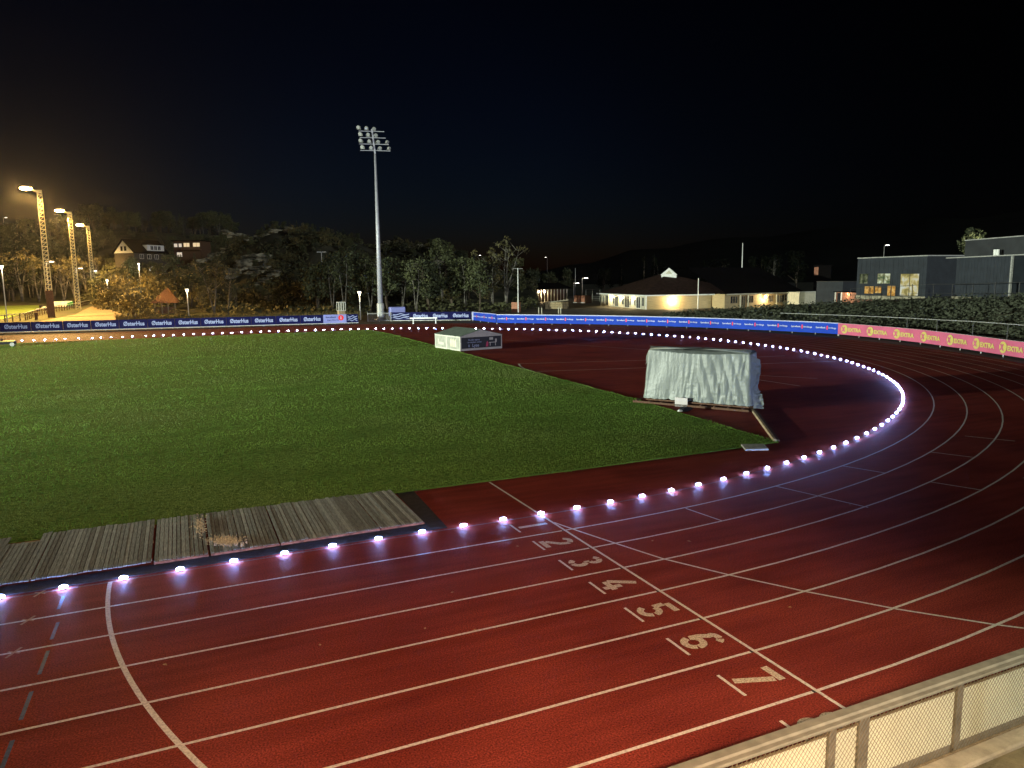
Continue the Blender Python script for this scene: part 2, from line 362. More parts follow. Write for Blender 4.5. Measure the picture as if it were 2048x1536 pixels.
for (a, c) in (((3.45, -1.12), (3.62, -2.28)), ((6.85, -.58), (7.5, -3.03)), ((10.2, .22), (10.66, -.98)), ((10.92, -2.12), (11.42, -3.3)), ((14.15, .2), (14.68, -.9)), ((13.6, -3.0), (14.3, -4.3)), ((17.4, 1.3), (18.1, .0))):
    ln.strip([a, c], .045, .0024)
p1 = [W(*q) for q in ((1037.5, 727.5), (1160, 724), (1295, 720.3), (1517, 714), (1570, 711.5))]
p2 = [W(*q) for q in ((1067.5, 743), (1160, 740), (1295, 735.3), (1517, 727.5), (1672, 722.5))]
p3 = [W(*q) for q in ((1037.5, 727.5), (1040, 732), (1050, 738), (1067.5, 743))]
for p in (p1, p2): ln.strip(p, .06, .0012)
ln.strip(p3, .12, .0024)
ln.strip([W(1520, 751), W(1635, 757)], .05, .0012); ln.strip([W(1520, 760), W(1600, 772)], .05, .0024); ln.strip([W(1010, 680), W(1300, 700)], .05, .0012)
tag(ln.build('lane_lines', M['line']), kind='structure')
bk = MB()
for k in range(1, 9): bk.box(-.075, -.03, -LANE*k-.03, -LANE*k+.03, .0015, .0032)
tag(bk.build('line_gaps', M['black_paint']), kind='structure')
bt = MB()
for (x, a, c) in ((-9.96, -.35, -.95), (-9.9, -1.54, -2.2), (-9.9, -2.61, -3.38), (-9.93, -3.87, -4.62), (-9.95, -5.09, -5.75), (-9.98, -6.25, -7.0)):
    bt.strip([(x, a), (x-.01, c)], .055, .0024)
tag(bt.build('blue_dashes', M['blue_tape']), kind='structure')
xm = MB()
for y in (-1.22, -2.44, .0):
    xm.strip([(-10.46, y-.16), (-10.3, y+.14)], .045, .0036); xm.strip([(-10.47, y+.06), (-10.29, y-.07)], .035, .0048)
tag(xm.build('cross_marks', M['orange_paint']), kind='structure')

# stencilled lane numbers: strokes with bridges; up = +x, right = -y
def circ(cx, cy, rx, ry, a0, a1, n=10): return [(cx+rx*math.cos(math.radians(a0+(a1-a0)*i/n)), cy+ry*math.sin(math.radians(a0+(a1-a0)*i/n))) for i in range(n+1)]
S = .12
GL = {1: [[(0, 0), (0, .73)]],
      2: [[(-.2, .055), (.2, .055)], [(-.13, .13), (.1, .38)]+circ(.0, .53, .135, .145, -25, 25, 5), circ(0, .53, .135, .145, 38, 165, 9)],
      3: [circ(0, .55, .13, .125, 150, 100, 5), circ(0, .55, .13, .125, 88, -62, 9), circ(0, .2, .145, .145, 62, -82, 9), circ(0, .2, .145, .145, -98, -160, 5), [(-.01, .38), (.06, .38)]],
      4: [[(-.17, .22), (.1, .71)], [(-.17, .17), (.03, .17)], [(.09, .0), (.09, .38)], [(.15, .17), (.21, .17)]],
      5: [[(-.13, .675), (.19, .675)], [(-.13, .6), (-.11, .38)], circ(0, .23, .15, .17, 120, 10, 8), circ(0, .23, .15, .17, -8, -160, 10)],
      6: [circ(.0, .21, .145, .155, -5, 172, 10), circ(.0, .21, .145, .155, 188, 345, 10), [(-.145, .26), (-.13, .42), (-.07, .56)]+circ(.02, .57, .13, .11, 140, 75, 5), circ(.02, .57, .13, .11, 60, 10, 4)],
      7: [[(-.19, .675), (.19, .675)], [(.13, .59), (-.07, .0)]],
      8: [circ(0, .55, .125, .125, -80, 80, 9), circ(0, .55, .125, .125, 100, 260, 9), circ(0, .19, .15, .14, -80, 80, 9), circ(0, .19, .15, .14, 100, 260, 9)]}
dg = MB()
for k in range(1, 9):
    yc = -LANE*(k-.5)
    for j, s_ in enumerate(GL[k]): dg.strip([(-.87+q[1]*.98, yc-q[0]) for q in s_], S if k != 1 else .115, .0012+.0007*j)
tag(dg.build('lane_numbers', M['digit']), kind='structure')
# infield repairs and a dirt edge along the lawn
mb = MB(); mb.strip([(-14, 3.62), (-8, 3.52), (-2.8, 3.36)], .14, .006); tag(mb.build('dirt_edge', M['brick']), kind='structure')
# ------------------------------------------------------------------ lights
LAMPS = []
def lamp(kind, name, loc, power, col, size=.1, aim=None, angle=120, blend=.6, parent=None):
    L = bpy.data.lights.new(name, kind); L.energy = power; L.color = col
    if kind == 'SPOT': L.spot_size = math.radians(angle); L.spot_blend = blend
    if kind in ('POINT', 'SPOT'): L.shadow_soft_size = size
    o = bpy.data.objects.new(name, L); COL.objects.link(o); o.location = loc
    if aim is not None: o.rotation_euler = (Vector(aim)-Vector(loc)).to_track_quat('-Z', 'Y').to_euler()
    if parent:
        bpy.context.view_layer.update(); o.parent = parent; o.matrix_parent_inverse = parent.matrix_world.inverted()
    return o

# kerb lamps, one every metre along the inner kerb
M['led'] = glow('white_led', (.26, .4, 1.), LED)
def kerb_point(s):
    if s <= 0: return s, 0., 0.
    L = PI*R36
    if s <= L: a = s/R36; return R36*math.sin(a), R36-R36*math.cos(a), a
    return -(s-L), 2*R36, PI
def px_u(p):
    d = Vector(p)-CAM; return 1024+FPX*d.dot(RT)/d.dot(FW)
NTH = ['zeroth', 'first', 'second', 'third', 'fourth', 'fifth', 'sixth', 'seventh', 'eighth', 'ninth', 'tenth', 'eleventh', 'twelfth', 'thirteenth', 'fourteenth', 'fifteenth',
       'sixteenth', 'seventeenth', 'eighteenth', 'nineteenth', 'twentieth']
def lamp_label(s):
    x, y, _ = kerb_point(s); u = px_u((x, y, .05)); L = PI*R36
    if s == 0: return 'white kerb lamp standing where the finish line meets the inner kerb'
    if s < 0: return f'white kerb lamp, {NTH[-s]} before the finish line' + (', beside the plank cover' if s < -2 else ', beside the red run-up')
    if s <= 20: return f'white kerb lamp on the bend, {NTH[s]} past the finish line'
    if s >= L-1 and u < 770:
        marks = ((620, 'before the navy boards nearest the pale one'), (480, 'before the boards below the rocky hill'), (340, 'before the boards below the hip-roofed shelter'), (200, 'before the boards below the gravel path'), (90, 'before the boards below the orange masts'), (-999, 'before the boards near the low trolley'))
        return 'small kerb lamp at the far lawn edge ' + next(t for a, t in marks if u >= a)
    if s > 52:
        marks = ((1640, 'in front of the pink banner'), (1510, 'before the right end of the blue banner'), (1290, 'between the silver tarpaulin and the blue banner'), (1010, 'right of the gabled mat box'), (870, 'behind the gabled mat box'), (-999, 'before the steel bench beam'))
        return 'small kerb lamp on the far bend ' + next(t for a, t in marks if u >= a)
    if s > 38: return 'white kerb lamp in the tight outer turn of the bend, beside dark lanes'
    return f'white kerb lamp on the near bend, {NTH[s-20]} after the grey plate'
mbb = MB(); mbb.bev(-.06, .06, -.04, .06, 0, .028, .01); mbb.tube([(-.04, .06, .02), (-.055, .085, .05), (.0, .095, .06), (.05, .08, .03)], .006, 6)
mbl = MB(); mbl.smooth = True; mbl.ico((0, -.005, .046), .052, 2, (1.45, .8, .62))
LEDBASE = LEDLENS = None
for s in range(-11, 146):
    x, y, a = kerb_point(s)
    jit = random.uniform(-.05, .05) if s > 25 else 0
    if s in (131, 133, 126): jit += random.choice((-.25, .25))
    x, y, a = kerb_point(s+jit) if s > 0 else (x, y, a)
    r = thing('kerb_lamp', lamp_label(s), 'lamp', (x, y, .0045), a, 'white lamps along the inner kerb')
    if LEDBASE is None:
        LEDBASE = mbb.build('lamp_base', M['darksteel'], r); LEDLENS = mbl.build('lamp_lens', M['led'], r)
    else:
        for p in (LEDBASE, LEDLENS):
            c = p.copy(); COL.objects.link(c); c.parent = r

# ------------------------------------------------------------------ plank cover over the sand pit
xs = [-14.2, -11.75, -10.35, -8.6, -6.05, -4.55, -3.62, -2.74]
xs = [-13.6] + [W(*q).x for q in ((0, 1133),)] + []
seams = [W(80, 1118).x, W(310, 1100).x, W(414, 1070).x, W(545, 1050).x, W(730, 1020).x, W(822, 1018).x]
seams = [-14.0, W(88, 1110).x, W(309, 1082).x, W(415, 1068).x, W(543, 1048).x, W(728, 1022).x, -2.76]
def ytop(x): return 3.50-(x+2.76)*.012
WH = ['grey plank cover with a gap at its upper edge, farthest from the finish line', 'wide grey plank cover of long slanting boards beside the kerb lamps', 'grey plank cover with sand at its right edge, left of the brown joint',
      'grey plank cover with a spill of pale sand, right of the brown joint', 'grey plank cover of narrow ridged boards between the sand spill and the end cover', 'end cover of grey planks next to the black rubber mat']
for i in range(len(seams)-1):
    x0, x1 = seams[i], seams[i+1]; gap = .012 if i != 2 else .03
    o = thing('plank_cover', WH[i], 'wooden cover', ((x0+x1)/2, .6, .03), 0, 'plank covers over the jumping pit')
    o.location.z = .018
    mb = MB(); hw = (x1-x0)/2-gap; n = max(6, round(2*hw/.088)); w = 2*hw/n
    for k in range(n):
        mb.cur = random.choice((0, 0, 0, 1, 1, 2)); a = -hw+k*w+random.uniform(.001, .005); b_ = -hw+(k+1)*w-random.uniform(.004, .014); dz = random.choice((0, .001, .002, .003, .005))
        y1 = ytop(x0)-.6+random.uniform(-.05, .03); y0 = random.uniform(-.02, .02)
        if i == 0 and abs(a+hw-(2*hw-.5)) < .3: y1 -= .55
        mb.bev(a, b_, y0, y1, .03+dz, .055+dz, .005)
    mb.build('planks', [M['wood'], M['wood_dark'], M['wood_pale']], o)
    mb = MB()
    for y in (.25, 1.4, 2.55): mb.box(-hw, hw, y-.05, y+.05, 0, .03)
    mb.build('battens', M['rawwood'], o)
    if i > 1:
        mb = MB(); mb.box(-hw, hw, -.05, -.03, .0, .05); mb.build('edge_board', M['brick'], o)
mb = MB()
for _ in range(900):
    a = random.gauss(0, 1); c = random.gauss(0, 1)
    p = W(452+a*17+c*6, 1081-a*1+c*5, .11) if random.random() < .75 else W(400+random.gauss(0, 7), 1050+random.gauss(0, 9), .11)
    q = random.uniform(.008, .028); th = random.uniform(0, PI)
    mb.add([(p.x+q*math.cos(th+t_), p.y+q*1.2*math.sin(th+t_), p.z+random.uniform(-.012, .01)) for t_ in (0, 2.1, 4.2)]+[(p.x, p.y, p.z+q*.6)], [(0, 1, 3), (1, 2, 3), (2, 0, 3)])
tag(mb.build('sand_spill', M['sand']), 'pale sand spilled across the grey plank covers', 'sand', None, 'stuff')
mb = MB(); mb.prism([(-14, .12), (-2.36, .1), (-2.2, 3.30), (-2.68, 3.33), (-2.74, .56), (-14, .6)], .003, .02)
tag(mb.build('rubber_mat', M['black']), 'black rubber matting laid in an L along the kerb and beside the plank covers', 'mat')

# ------------------------------------------------------------------ gabled mat box on the infield
A, B, Lc = W(921, 703), W(1004, 697), W(878, 695)
rz = math.atan2(B.y-A.y, B.x-A.x); wd = (B-A).length; dp = (Lc-A).length
o = thing('mat_box', 'low white-framed box with gabled green roof and printed sides on the infield', 'mat cover', (A.x, A.y, .005), rz)
H = 1.17
mb = MB(); mb.box(.03, wd-.03, .03, dp-.03, .1, H-.02); mb.build('body', M['shedgrey'], o)
mb = MB(); b_ = .09
mb.box(0, wd, -.012, .03, .02, .17); mb.box(0, wd, -.012, .03, H-.08, H); mb.box(0, b_, -.014, .05, .02, H); mb.box(wd-b_, wd, -.014, .05, .02, H)
mb.build('front_frame', M['shedgrey'], o)
mb = MB()
for y0, y1 in ((0, dp*.53), (dp*.53, dp)):
    mb.box(-.02, .03, y0, y1, .02, .12); mb.box(-.02, .03, y0, y1, H-.1, H); mb.box(-.024, .03, y0, y0+.1, .02, H); mb.box(-.024, .03, y1-.1, y1, .02, H)
for k in range(5): mb.box(-.03, .0, .3+k*.9, .5+k*.9, -.02+.02, .05)
mb.build('side_frame', M['cream'], o)
mb = MB(); ap = (wd/2, 1.66)
mb.add([(-.06, -.05, H), (ap[0], -.05, ap[1]), (ap[0], dp+.05, ap[1]), (-.06, dp+.05, H), (-.06, -.05, H+.03), (ap[0], -.05, ap[1]+.03), (ap[0], dp+.05, ap[1]+.03), (-.06, dp+.05, H+.03)], [(4, 5, 6, 7), (3, 2, 1, 0), (0, 1, 5, 4), (2, 3, 7, 6), (3, 0, 4, 7)])
mb.build('roof', M['roofgreen'], o)
mb = MB(); mb.add([(wd+.06, -.05, H), (ap[0], -.05, ap[1]), (ap[0], dp+.05, ap[1]), (wd+.06, dp+.05, H), (wd+.06, -.05, H+.03), (ap[0], -.05, ap[1]+.03), (ap[0], dp+.05, ap[1]+.03), (wd+.06, dp+.05, H+.03)], [(7, 6, 5, 4), (0, 1, 2, 3), (4, 5, 1, 0), (6, 7, 3, 2), (0, 3, 7, 4)])
mb.build('roof', M['roofgreen'], o)
mb = MB(); mb.add([(0, -.004, H), (wd, -.004, H), (ap[0], -.004, ap[1])], [(0, 1, 2)]); mb.build('gable', M['shedgrey'], o)
bn = MB(); bn.box(b_, wd-b_, -.006, .02, .19, H-.1)
bn = bn.build('front_banner', mat('dark_print', (.016, .016, .03), .5, .2, 2.), o)
mb = MB(); lettering(mb, 'Du blir større', wd*.32, .86, 1.05, -.012); lettering(mb, 'i en sterkere verden', wd*.33, .68, 1.35, -.012); lettering(mb, 'Lyse', wd*.36, .38, .62, -.012)
mb.box(wd*.19, wd*.21, -.012, -.008, .3, .5); mb.build('lettering', M['ink_pale'], bn)
mb = MB(); mb.prism([(wd*.6, .25), (wd*.66, .25), (wd*.665, .55), (wd*.64, .72), (wd*.615, .55)], -.014, -.008, Matrix(((1, 0, 0, 0), (0, 0, 1, 0), (0, 1, 0, 0), (0, 0, 0, 1)))); mb.build('picture', M['skinprint'], bn)
mb = MB(); mb.box(wd*.68, wd*.86, -.014, -.008, .55, .6); mb.box(wd*.7, wd*.715, -.014, -.008, .3, .55); mb.box(wd*.83, wd*.845, -.014, -.008, .3, .55); mb.box(wd*.69, wd*.78, -.014, -.008, .78, .98); mb.box(wd*.83, wd*.87, -.016, -.008, .6, .85)
mb.build('picture', M['shedgrey'], bn)
for y0, y1, cc in ((.1, dp*.53-.1, 'ink_yellow'), (dp*.53+.1, dp-.1, 'ink_pale')):
    bn = MB(); bn.box(-.012, .02, y0, y1, .12, H-.1); bn = bn.build('side_banner', M['sidepic'], o)
    mb = MB(); yy = (y0+y1)/2
    if cc == 'ink_yellow':
        for q in (-.45, -.1, .25): mb.prism([(yy+q, .3), (yy+q+.22, .3), (yy+q+.26, .75), (yy+q+.11, .95), (yy+q-.02, .75)], -.018, -.013, Matrix(((0, 0, 1, 0), (1, 0, 0, 0), (0, 1, 0, 0), (0, 0, 0, 1))))
        mb.build('picture', M['paleside'], bn)
    else:
        mb.box(-.018, -.013, yy-.5, yy+.45, .35, .55); mb.box(-.018, -.013, yy+.3, yy+.5, .35, .8); mb.build('picture', M['cream'], bn)

# ------------------------------------------------------------------ tarpaulin-covered landing mat on a rail frame
zb = .24
FL, FR = W(1290, 795, zb), W(1497, 812, zb)
rz = math.atan2(FR.y-FL.y, FR.x-FL.x); wd = (FR-FL).length
o = thing('covered_mat', 'tall landing mat wrapped in a creased silver tarpaulin on a low rail frame', 'covered mat', (FL.x, FL.y, 0), rz)
ht = 2.45; dpt = .95
mb = MB(); mb.box(.15, wd-.1, .15, dpt-.1, zb+.02, ht-.15); mb.build('mat_core', M['black'], o)
# draped sheet: front, top, both ends, back as one wrinkled grid wrapped round the core
tp = MB(); tp.smooth = True
NU, NV = 150, 74
def wr(x, z, s=0.):
    sk = x+.12*noise.noise(Vector((x*.9, z*.8, 7.)))-.04*z
    a = .034*noise.noise(Vector((sk*2.3, z*.2, 1.7)))+.02*(1-2.6*abs(noise.noise(Vector((sk*6.5, z*.25, 5.1)))))
    a += .011*(1-3*abs(noise.noise(Vector((sk*12., z*.5, 9.3)))))
    a += .012*noise.noise(Vector((x*2, z*4.5, 2.2)))
    a += .010*math.exp(-(((x+.1) % .62)-.31)**2/.0009)-.008*math.exp(-((z % .55)-.27)**2/.0009)
    a = a*(.3+.75*abs(noise.noise(Vector((x*.8+3, z*.7, 11)))*1.6))+.03*noise.noise(Vector((x*1.1-z*.5, z*.5, 21)))
    if x > wd*.72 and s == 0: a += .035*abs(math.sin((x-wd*.72)*7+z*1.8))
    return a
per = [('L', dpt), ('F', wd), ('R', dpt)]
vs = []; cols = []
tot = wd+2*dpt
for i in range(NU+1):
    s_ = i/NU*tot
    for j in range(NV+1):
        q = j/NV                       # 0 at hem .. .72 at top edge .. 1 over the top
        h = min(q/.74, 1)
        z = zb+(ht-zb)*h
        flare = (1-h)
        if s_ < dpt: x = 0; y = dpt-s_; nx, ny = -1, 0
        elif s_ < dpt+wd: x = s_-dpt; y = 0; nx, ny = 0, -1
        else: x = wd; y = s_-dpt-wd; nx, ny = 1, 0
        w_ = wr(s_, z*1.3)
        amp = .6+.8*flare
        x += nx*(w_*amp+.10*flare*(1 if nx > 0 else .8)); y += ny*(w_*amp+.05*flare)
        if nx < 0: x += .14*h              # leans in at the left shoulder
        elif ny: x += .14*h*(1-x/wd)
        if nx < 0 or (ny and x < .5): z -= 0
        hem = .06*noise.noise(Vector((s_*1.7, 0, 3)))+.03*noise.noise(Vector((s_*6, 0, 8)))
        z += hem*(1-h)
        if nx > 0: z += .1*(1-h)*y
        if q > .74:
            k = (q-.74)/.26; rise = .13*math.sin(k*PI/2)
            cx, cy = wd/2+.05, dpt/2
            if ny: y = y+k*dpt*.5; z = ht+rise+.03*noise.noise(Vector((x*3, y*4, 1)))-.05*math.sin(x/wd*PI)**2
            else: x = x+(cx-x)*k*.98; z = ht+rise*.9
        if ny: z -= .05*math.sin(min(max(x/wd, 0), 1)*PI)*h
        vs.append((x, y, z))
fs = []
for i in range(NU):
    for j in range(NV): a = i*(NV+1)+j; fs.append((a, a+NV+1, a+NV+2, a+1))
tp.add(vs, fs)
# back half of the top and the back curtain
tp.add([(-.02+(wd+.06)*i/20, dpt*.5+.5*dpt*j/4+.0, ht+.125-.04*j) for i in range(21) for j in range(5)], [(i*5+j, i*5+5+j, i*5+6+j, i*5+j+1) for i in range(20) for j in range(4)])
tp.add([((wd)*i/20, dpt+.03*math.sin(i*1.7), ht-.04-(ht-zb)*j/4) for i in range(21) for j in range(5)], [(i*5+j, i*5+5+j, i*5+6+j, i*5+j+1) for i in range(20) for j in range(4)])
tp.build('tarpaulin', M['tarp'], o)
# loose crumpled flaps at both ends
def flap(name, pts0, pts1, n, seed):
    f = MB(); f.smooth = True; vs = []
    for i in range(n+1):
        k = i/n
        for j in range(9):
            l = j/8; a = Vector(pts0[0]).lerp(Vector(pts0[1]), k); b2 = Vector(pts1[0]).lerp(Vector(pts1[1]), k)
            p = a.lerp(b2, l); w_ = .09*l*noise.noise(Vector((k*4+seed, l*2.5, seed)))+.1*l*noise.noise(Vector((k*13, l*3, seed+4)))
            vs.append((p.x+w_*.8+.04*l*math.sin(k*PI), p.y-w_, p.z+w_*.5))
    f.add(vs, [(i*9+j, i*9+9+j, i*9+10+j, i*9+j+1) for i in range(n) for j in range(8)])
    f.build(name, M['tarp'], o)
flap('loose_flap', ((wd+.02, .05, ht-.02), (wd+.06, .1, .9)), ((wd+.3, .5, ht-.3), (wd+.26, .45, 1.15)), 24, 2.)
flap('loose_flap', ((wd+.1, .05, 1.0), (wd+.2, .05, .14)), ((wd+.25, .5, 1.0), (wd+.55, .35, .12)), 20, 6.)
flap('loose_flap', ((.12, .05, ht-.02), (.1, .2, ht-.5)), ((-.16, .4, ht-.45), (-.2, .45, ht-.75)), 12, 9.)
mb = MB()
for y in (-.28, .75): mb.box(-.45 if y < 0 else -.1, wd+.1, y-.05, y+.05, .03, .12)
for k in range(9): mb.box(-.35+k*.6, -.29+k*.6, -.28, .75, .1, .15)
mb.bar((.1, -.12, .2), (wd+.05, -.1, .2), .07, .06)
mb.build('rail_frame', M['brownwood'], o)
mb = MB(); mb.box(1.55, 2.12, -.33, -.29, .02, .42); mb.build('end_board', M['shedgrey'], o)
p = W(1368, 824)
mb = MB(); mb.smooth = True; mb.ico((0, 0, .07), .16, 3, (1.5, .8, .7), .5, 3)
tag(mb.build('cloth_bundle', M['black'], None, (p.x+.12, p.y+.1, .0)), 'small dark cloth bundle lying below the white end board of the covered mat', 'bundle')
p = W(1360, 825)
mb = MB(); mb.smooth = True; mb.ico((0, 0, .045), .1, 2, (1.35, .55, .45), .25, 5); mb.ico((-.04, 0, .075), .06, 2, (.9, .8, .6), .1, 2)
tag(mb.build('shoe', M['white'], None, (p.x, p.y, .022)), 'small white shoe on the lawn edge in front of the dark cloth bundle', 'shoe')
a, b2 = W(1506, 820), W(1553, 884)
d = (b2-a).normalized(); nrm = Vector((-d.y, d.x, 0))
o = thing('beam', 'long wooden beam lying on the infield from the tarpaulin to the lawn tip', 'beam', (a.x, a.y, .005), math.atan2(d.y, d.x))
L = (b2-a).length
mb = MB(); mb.bev(0, L, -.11, -.005, 0, .1, .01); mb.build('pale_board', M['rawwood'], o)
mb = MB(); mb.bev(0, L-.1, .005, .12, 0, .07, .01); mb.build('brown_board', M['brownwood'], o)
p0, p1_, p2_ = W(1482, 893), W(1491, 903), W(1537, 902.5)
o = tag(MB().prism([(p0.x, p0.y), (p1_.x, p1_.y), (p2_.x, p2_.y), (p0.x+p2_.x-p1_.x, p0.y+p2_.y-p1_.y)], .025, .085).build('ground_plate', M['galv']), 'grey metal plate lying at the pointed tip of the lawn', 'plate')
# a few dry leaves lying on the lanes
lm = None
for k, (u, v) in enumerate(((905, 1185), (850, 1257), (1035, 1093), (1305, 1082), (1378, 1083), (950, 1260), (640, 1290), (1580, 1215), (1700, 1010), (330, 1330))):
    p = W(u, v)
    if lm is None:
        mb = MB(); mb.add([(-.05, 0, .004), (-.01, -.028, .012), (.05, 0, .006), (-.01, .028, .014), (.0, 0, .002)], [(0, 1, 4), (1, 2, 4), (2, 3, 4), (3, 0, 4)]); lm = o = mb.build('fallen_leaf', mat('dry_leaf', (.3, .2, .09), .8, .4, 20.))
    else: o = lm.copy(); COL.objects.link(o)
    o.location = (p.x, p.y, .001); o.rotation_euler = (0, 0, k*1.3); s_ = .7+.07*(k % 5); o.scale = (s_, s_, s_)
    tag(o, 'small dry leaf lying on the red running lanes', 'leaf', 'fallen leaves on the track')
# ------------------------------------------------------------------ advertising boards round the track
class Path:
    def __init__(s, pts, dense=0):
        pts = [Vector((p[0], p[1], 0)) for p in pts]
        if dense:
            out = []
            for i in range(len(pts)-1):
                a, b_, c, d = pts[max(i-1, 0)], pts[i], pts[i+1], pts[min(i+2, len(pts)-1)]
                for k in range(dense):
                    t_ = k/dense
                    out.append(.5*((2*b_)+(c-a)*t_+(2*a-5*b_+4*c-d)*t_*t_+(3*b_-a-3*c+d)*t_**3))
            pts = out+[pts[-1]]
        s.p = pts; s.c = [0]
        for i in range(len(pts)-1): s.c.append(s.c[-1]+(pts[i+1]-pts[i]).length)
        s.L = s.c[-1]
    def at(s, q):
        i = 0
        while i < len(s.c)-2 and s.c[i+1] < q: i += 1
        d = (s.p[i+1]-s.p[i]).normalized(); return s.p[i]+d*(q-s.c[i]), Vector((d.y, -d.x, 0))     # normal looks at the infield
    def put(s, v):                       # (along, off, up) -> world
        p, n = s.at(v[0]); return (p.x-n.x*v[1], p.y-n.y*v[1], v[2])
def wall_along(mb, path, s0, s1, z0, z1, th=.04, step=.5, off=0.):
    n = max(1, int((s1-s0)/step)); vs = []
    for i in range(n+1):
        q = s0+(s1-s0)*i/n
        for (y, z) in ((off, z0), (off, z1), (off+th, z1), (off+th, z0)): vs.append(path.put((q, y, z)))
    fs = []
    for i in range(n):
        for k in range(4): fs.append((i*4+k, i*4+4+k, i*4+4+(k+1) % 4, i*4+(k+1) % 4))
    fs += [(0, 1, 2, 3), (n*4+3, n*4+2, n*4+1, n*4)]
    mb.add(vs, [tuple(reversed(f)) for f in fs])
def letters_along(mb, path, txt, s, z, width, height, off=-.012, bold=.02):
    off -= .02
    t_ = MB(); lettering(t_, txt, 0, z, width, off, height, bold)
    mb.add([path.put((s+v[0], v[1], v[2])) for v in t_.v], t_.f)

BZ0, BZ1 = .16, 1.26
def vb(u): return 664-.0262*u if u < 512 else 650.6-(u-512)*.0298
edges = [-62, 0, 62, 126, 181.7, 238, 295, 349, 401, 452.5, 502.5, 552, 601, 647, 693.5, 717]
PL = [W(u, vb(u), BZ0) for u in edges]
a0 = PL[1]; a1 = PL[-1]; dirx = (a1-a0).normalized()
PL = [a0+dirx*((p-a0).dot(dirx)) for p in PL]
place = ['cut by the photo edge', 'behind the low trolley', 'in front of the rail fence and football pitch', 'below the orange mast with the brown base', 'below the gravel path, left of the bushes',
         'below the first orange bushes by the path', 'left of the hip-roofed wooden shelter', 'right below the hip-roofed wooden shelter', 'with the lit lantern post just behind it', 'below the bare trunks, right of the lantern post',
         'below the dark pines at the hill foot', 'below the pale rocks of the hill', 'next to the pale banner']
def board(i, a, b_, kind):
    d = b_-a; rz = math.atan2(d.y, d.x); L = math.hypot(d.x, d.y)
    label = {'navy': 'navy board with white lettering, '+(place[i] if i < 13 else ''),
             'pale': 'pale lilac advertising board with a red dot, left of the lit post', 'wave': 'short navy board with white wave stripes beside the lit lantern post'}[kind]
    o = thing('advertising_board', label, 'advertising board', (a.x, a.y, 0), rz, 'advertising boards along the far straight')
    h = BZ1-BZ0
    mb = MB(); mb.bev(.015, L-.015, 0, .05, BZ0, BZ1, .008); p = mb.build('panel', M['navy' if kind != 'pale' else 'lilac'], o)
    mb = MB()
    mb.box(0, L, -.02, .06, BZ0-.09, BZ0-.005)
    for x in (.25, L/2, L-.25): mb.box(x-.03, x+.03, .06, .11, 0, BZ1-.05); mb.bar((x, .1, BZ1-.3), (x, .75, .02), .04)
    mb.build('frame', M['galv'], o)
    if kind == 'navy':
        mb = MB(); lettering(mb, 'ØsterHus', L*.52, BZ0+h*.54, L*.74, -.012, h*.5, .035); mb.build('lettering', M['ink_pale'], p)
    elif kind == 'pale':
        mb = MB(); lettering(mb, 'SpareBank', L*.33, BZ0+h*.68, L*.44, -.012, h*.2); lettering(mb, 'Sør-Norge', L*.42, BZ0+h*.33, L*.5, -.012, h*.16); mb.build('lettering', M['navy'], p)
        mb = MB(); mb.prism([(L*.76+.36*math.cos(q*PI/8), BZ0+h*.6+.36*math.sin(q*PI/8)) for q in range(16)], .008, .014, Matrix(((1, 0, 0, 0), (0, 0, -1, 0), (0, 1, 0, 0), (0, 0, 0, 1)))); mb.build('emblem', M['ink_red'], p)
        mb = MB(); lettering(mb, '1', L*.76, BZ0+h*.6, .12, -.02, h*.36, .04); mb.build('lettering', M['ink_white'], p)
    else:
        mb = MB()
        for q in range(3):
            pts = [(.15+x*(L-.3)/10, BZ0+.25+q*.26+.09*math.sin(x*1.1+q)) for x in range(11)]
            for j in range(10):
                mb.add([(pts[j][0], -.012, pts[j][1]), (pts[j+1][0], -.012, pts[j+1][1]), (pts[j+1][0], -.012, pts[j+1][1]+.09), (pts[j][0], -.012, pts[j][1]+.09)], [(0, 1, 2, 3)])
        mb.build('stripes', M['ink_pale'], p)
    return o
for i in range(13): board(i, PL[i], PL[i+1], 'navy')
board(13, PL[13], PL[14], 'pale'); board(14, PL[14], PL[15], 'wave')
place += ['', '']
ER = [(780, 640.5), (822, 639.7), (862, 639), (902, 638.3), (942, 639)]
PR = [W(u, v, .16) for u, v in ER]
a0 = PR[0]; dirx = (PR[-1]-PR[0]).normalized(); PR = [a0+dirx*((p-a0).dot(dirx)) for p in PR]
place[10:13] = place[10:13]
o = board(14, PR[0], PR[1], 'wave'); o['label'] = 'navy board with white wave stripes below the white box behind the fence'
_save = list(place)
for i, tx in enumerate(('behind the left leg of the steel bench beam', 'in the middle of the row behind the bench beam', 'touching the start of the blue banner')):
    place[0] = tx; o = board(0, PR[i+1], PR[i+2], 'navy')
place = _save

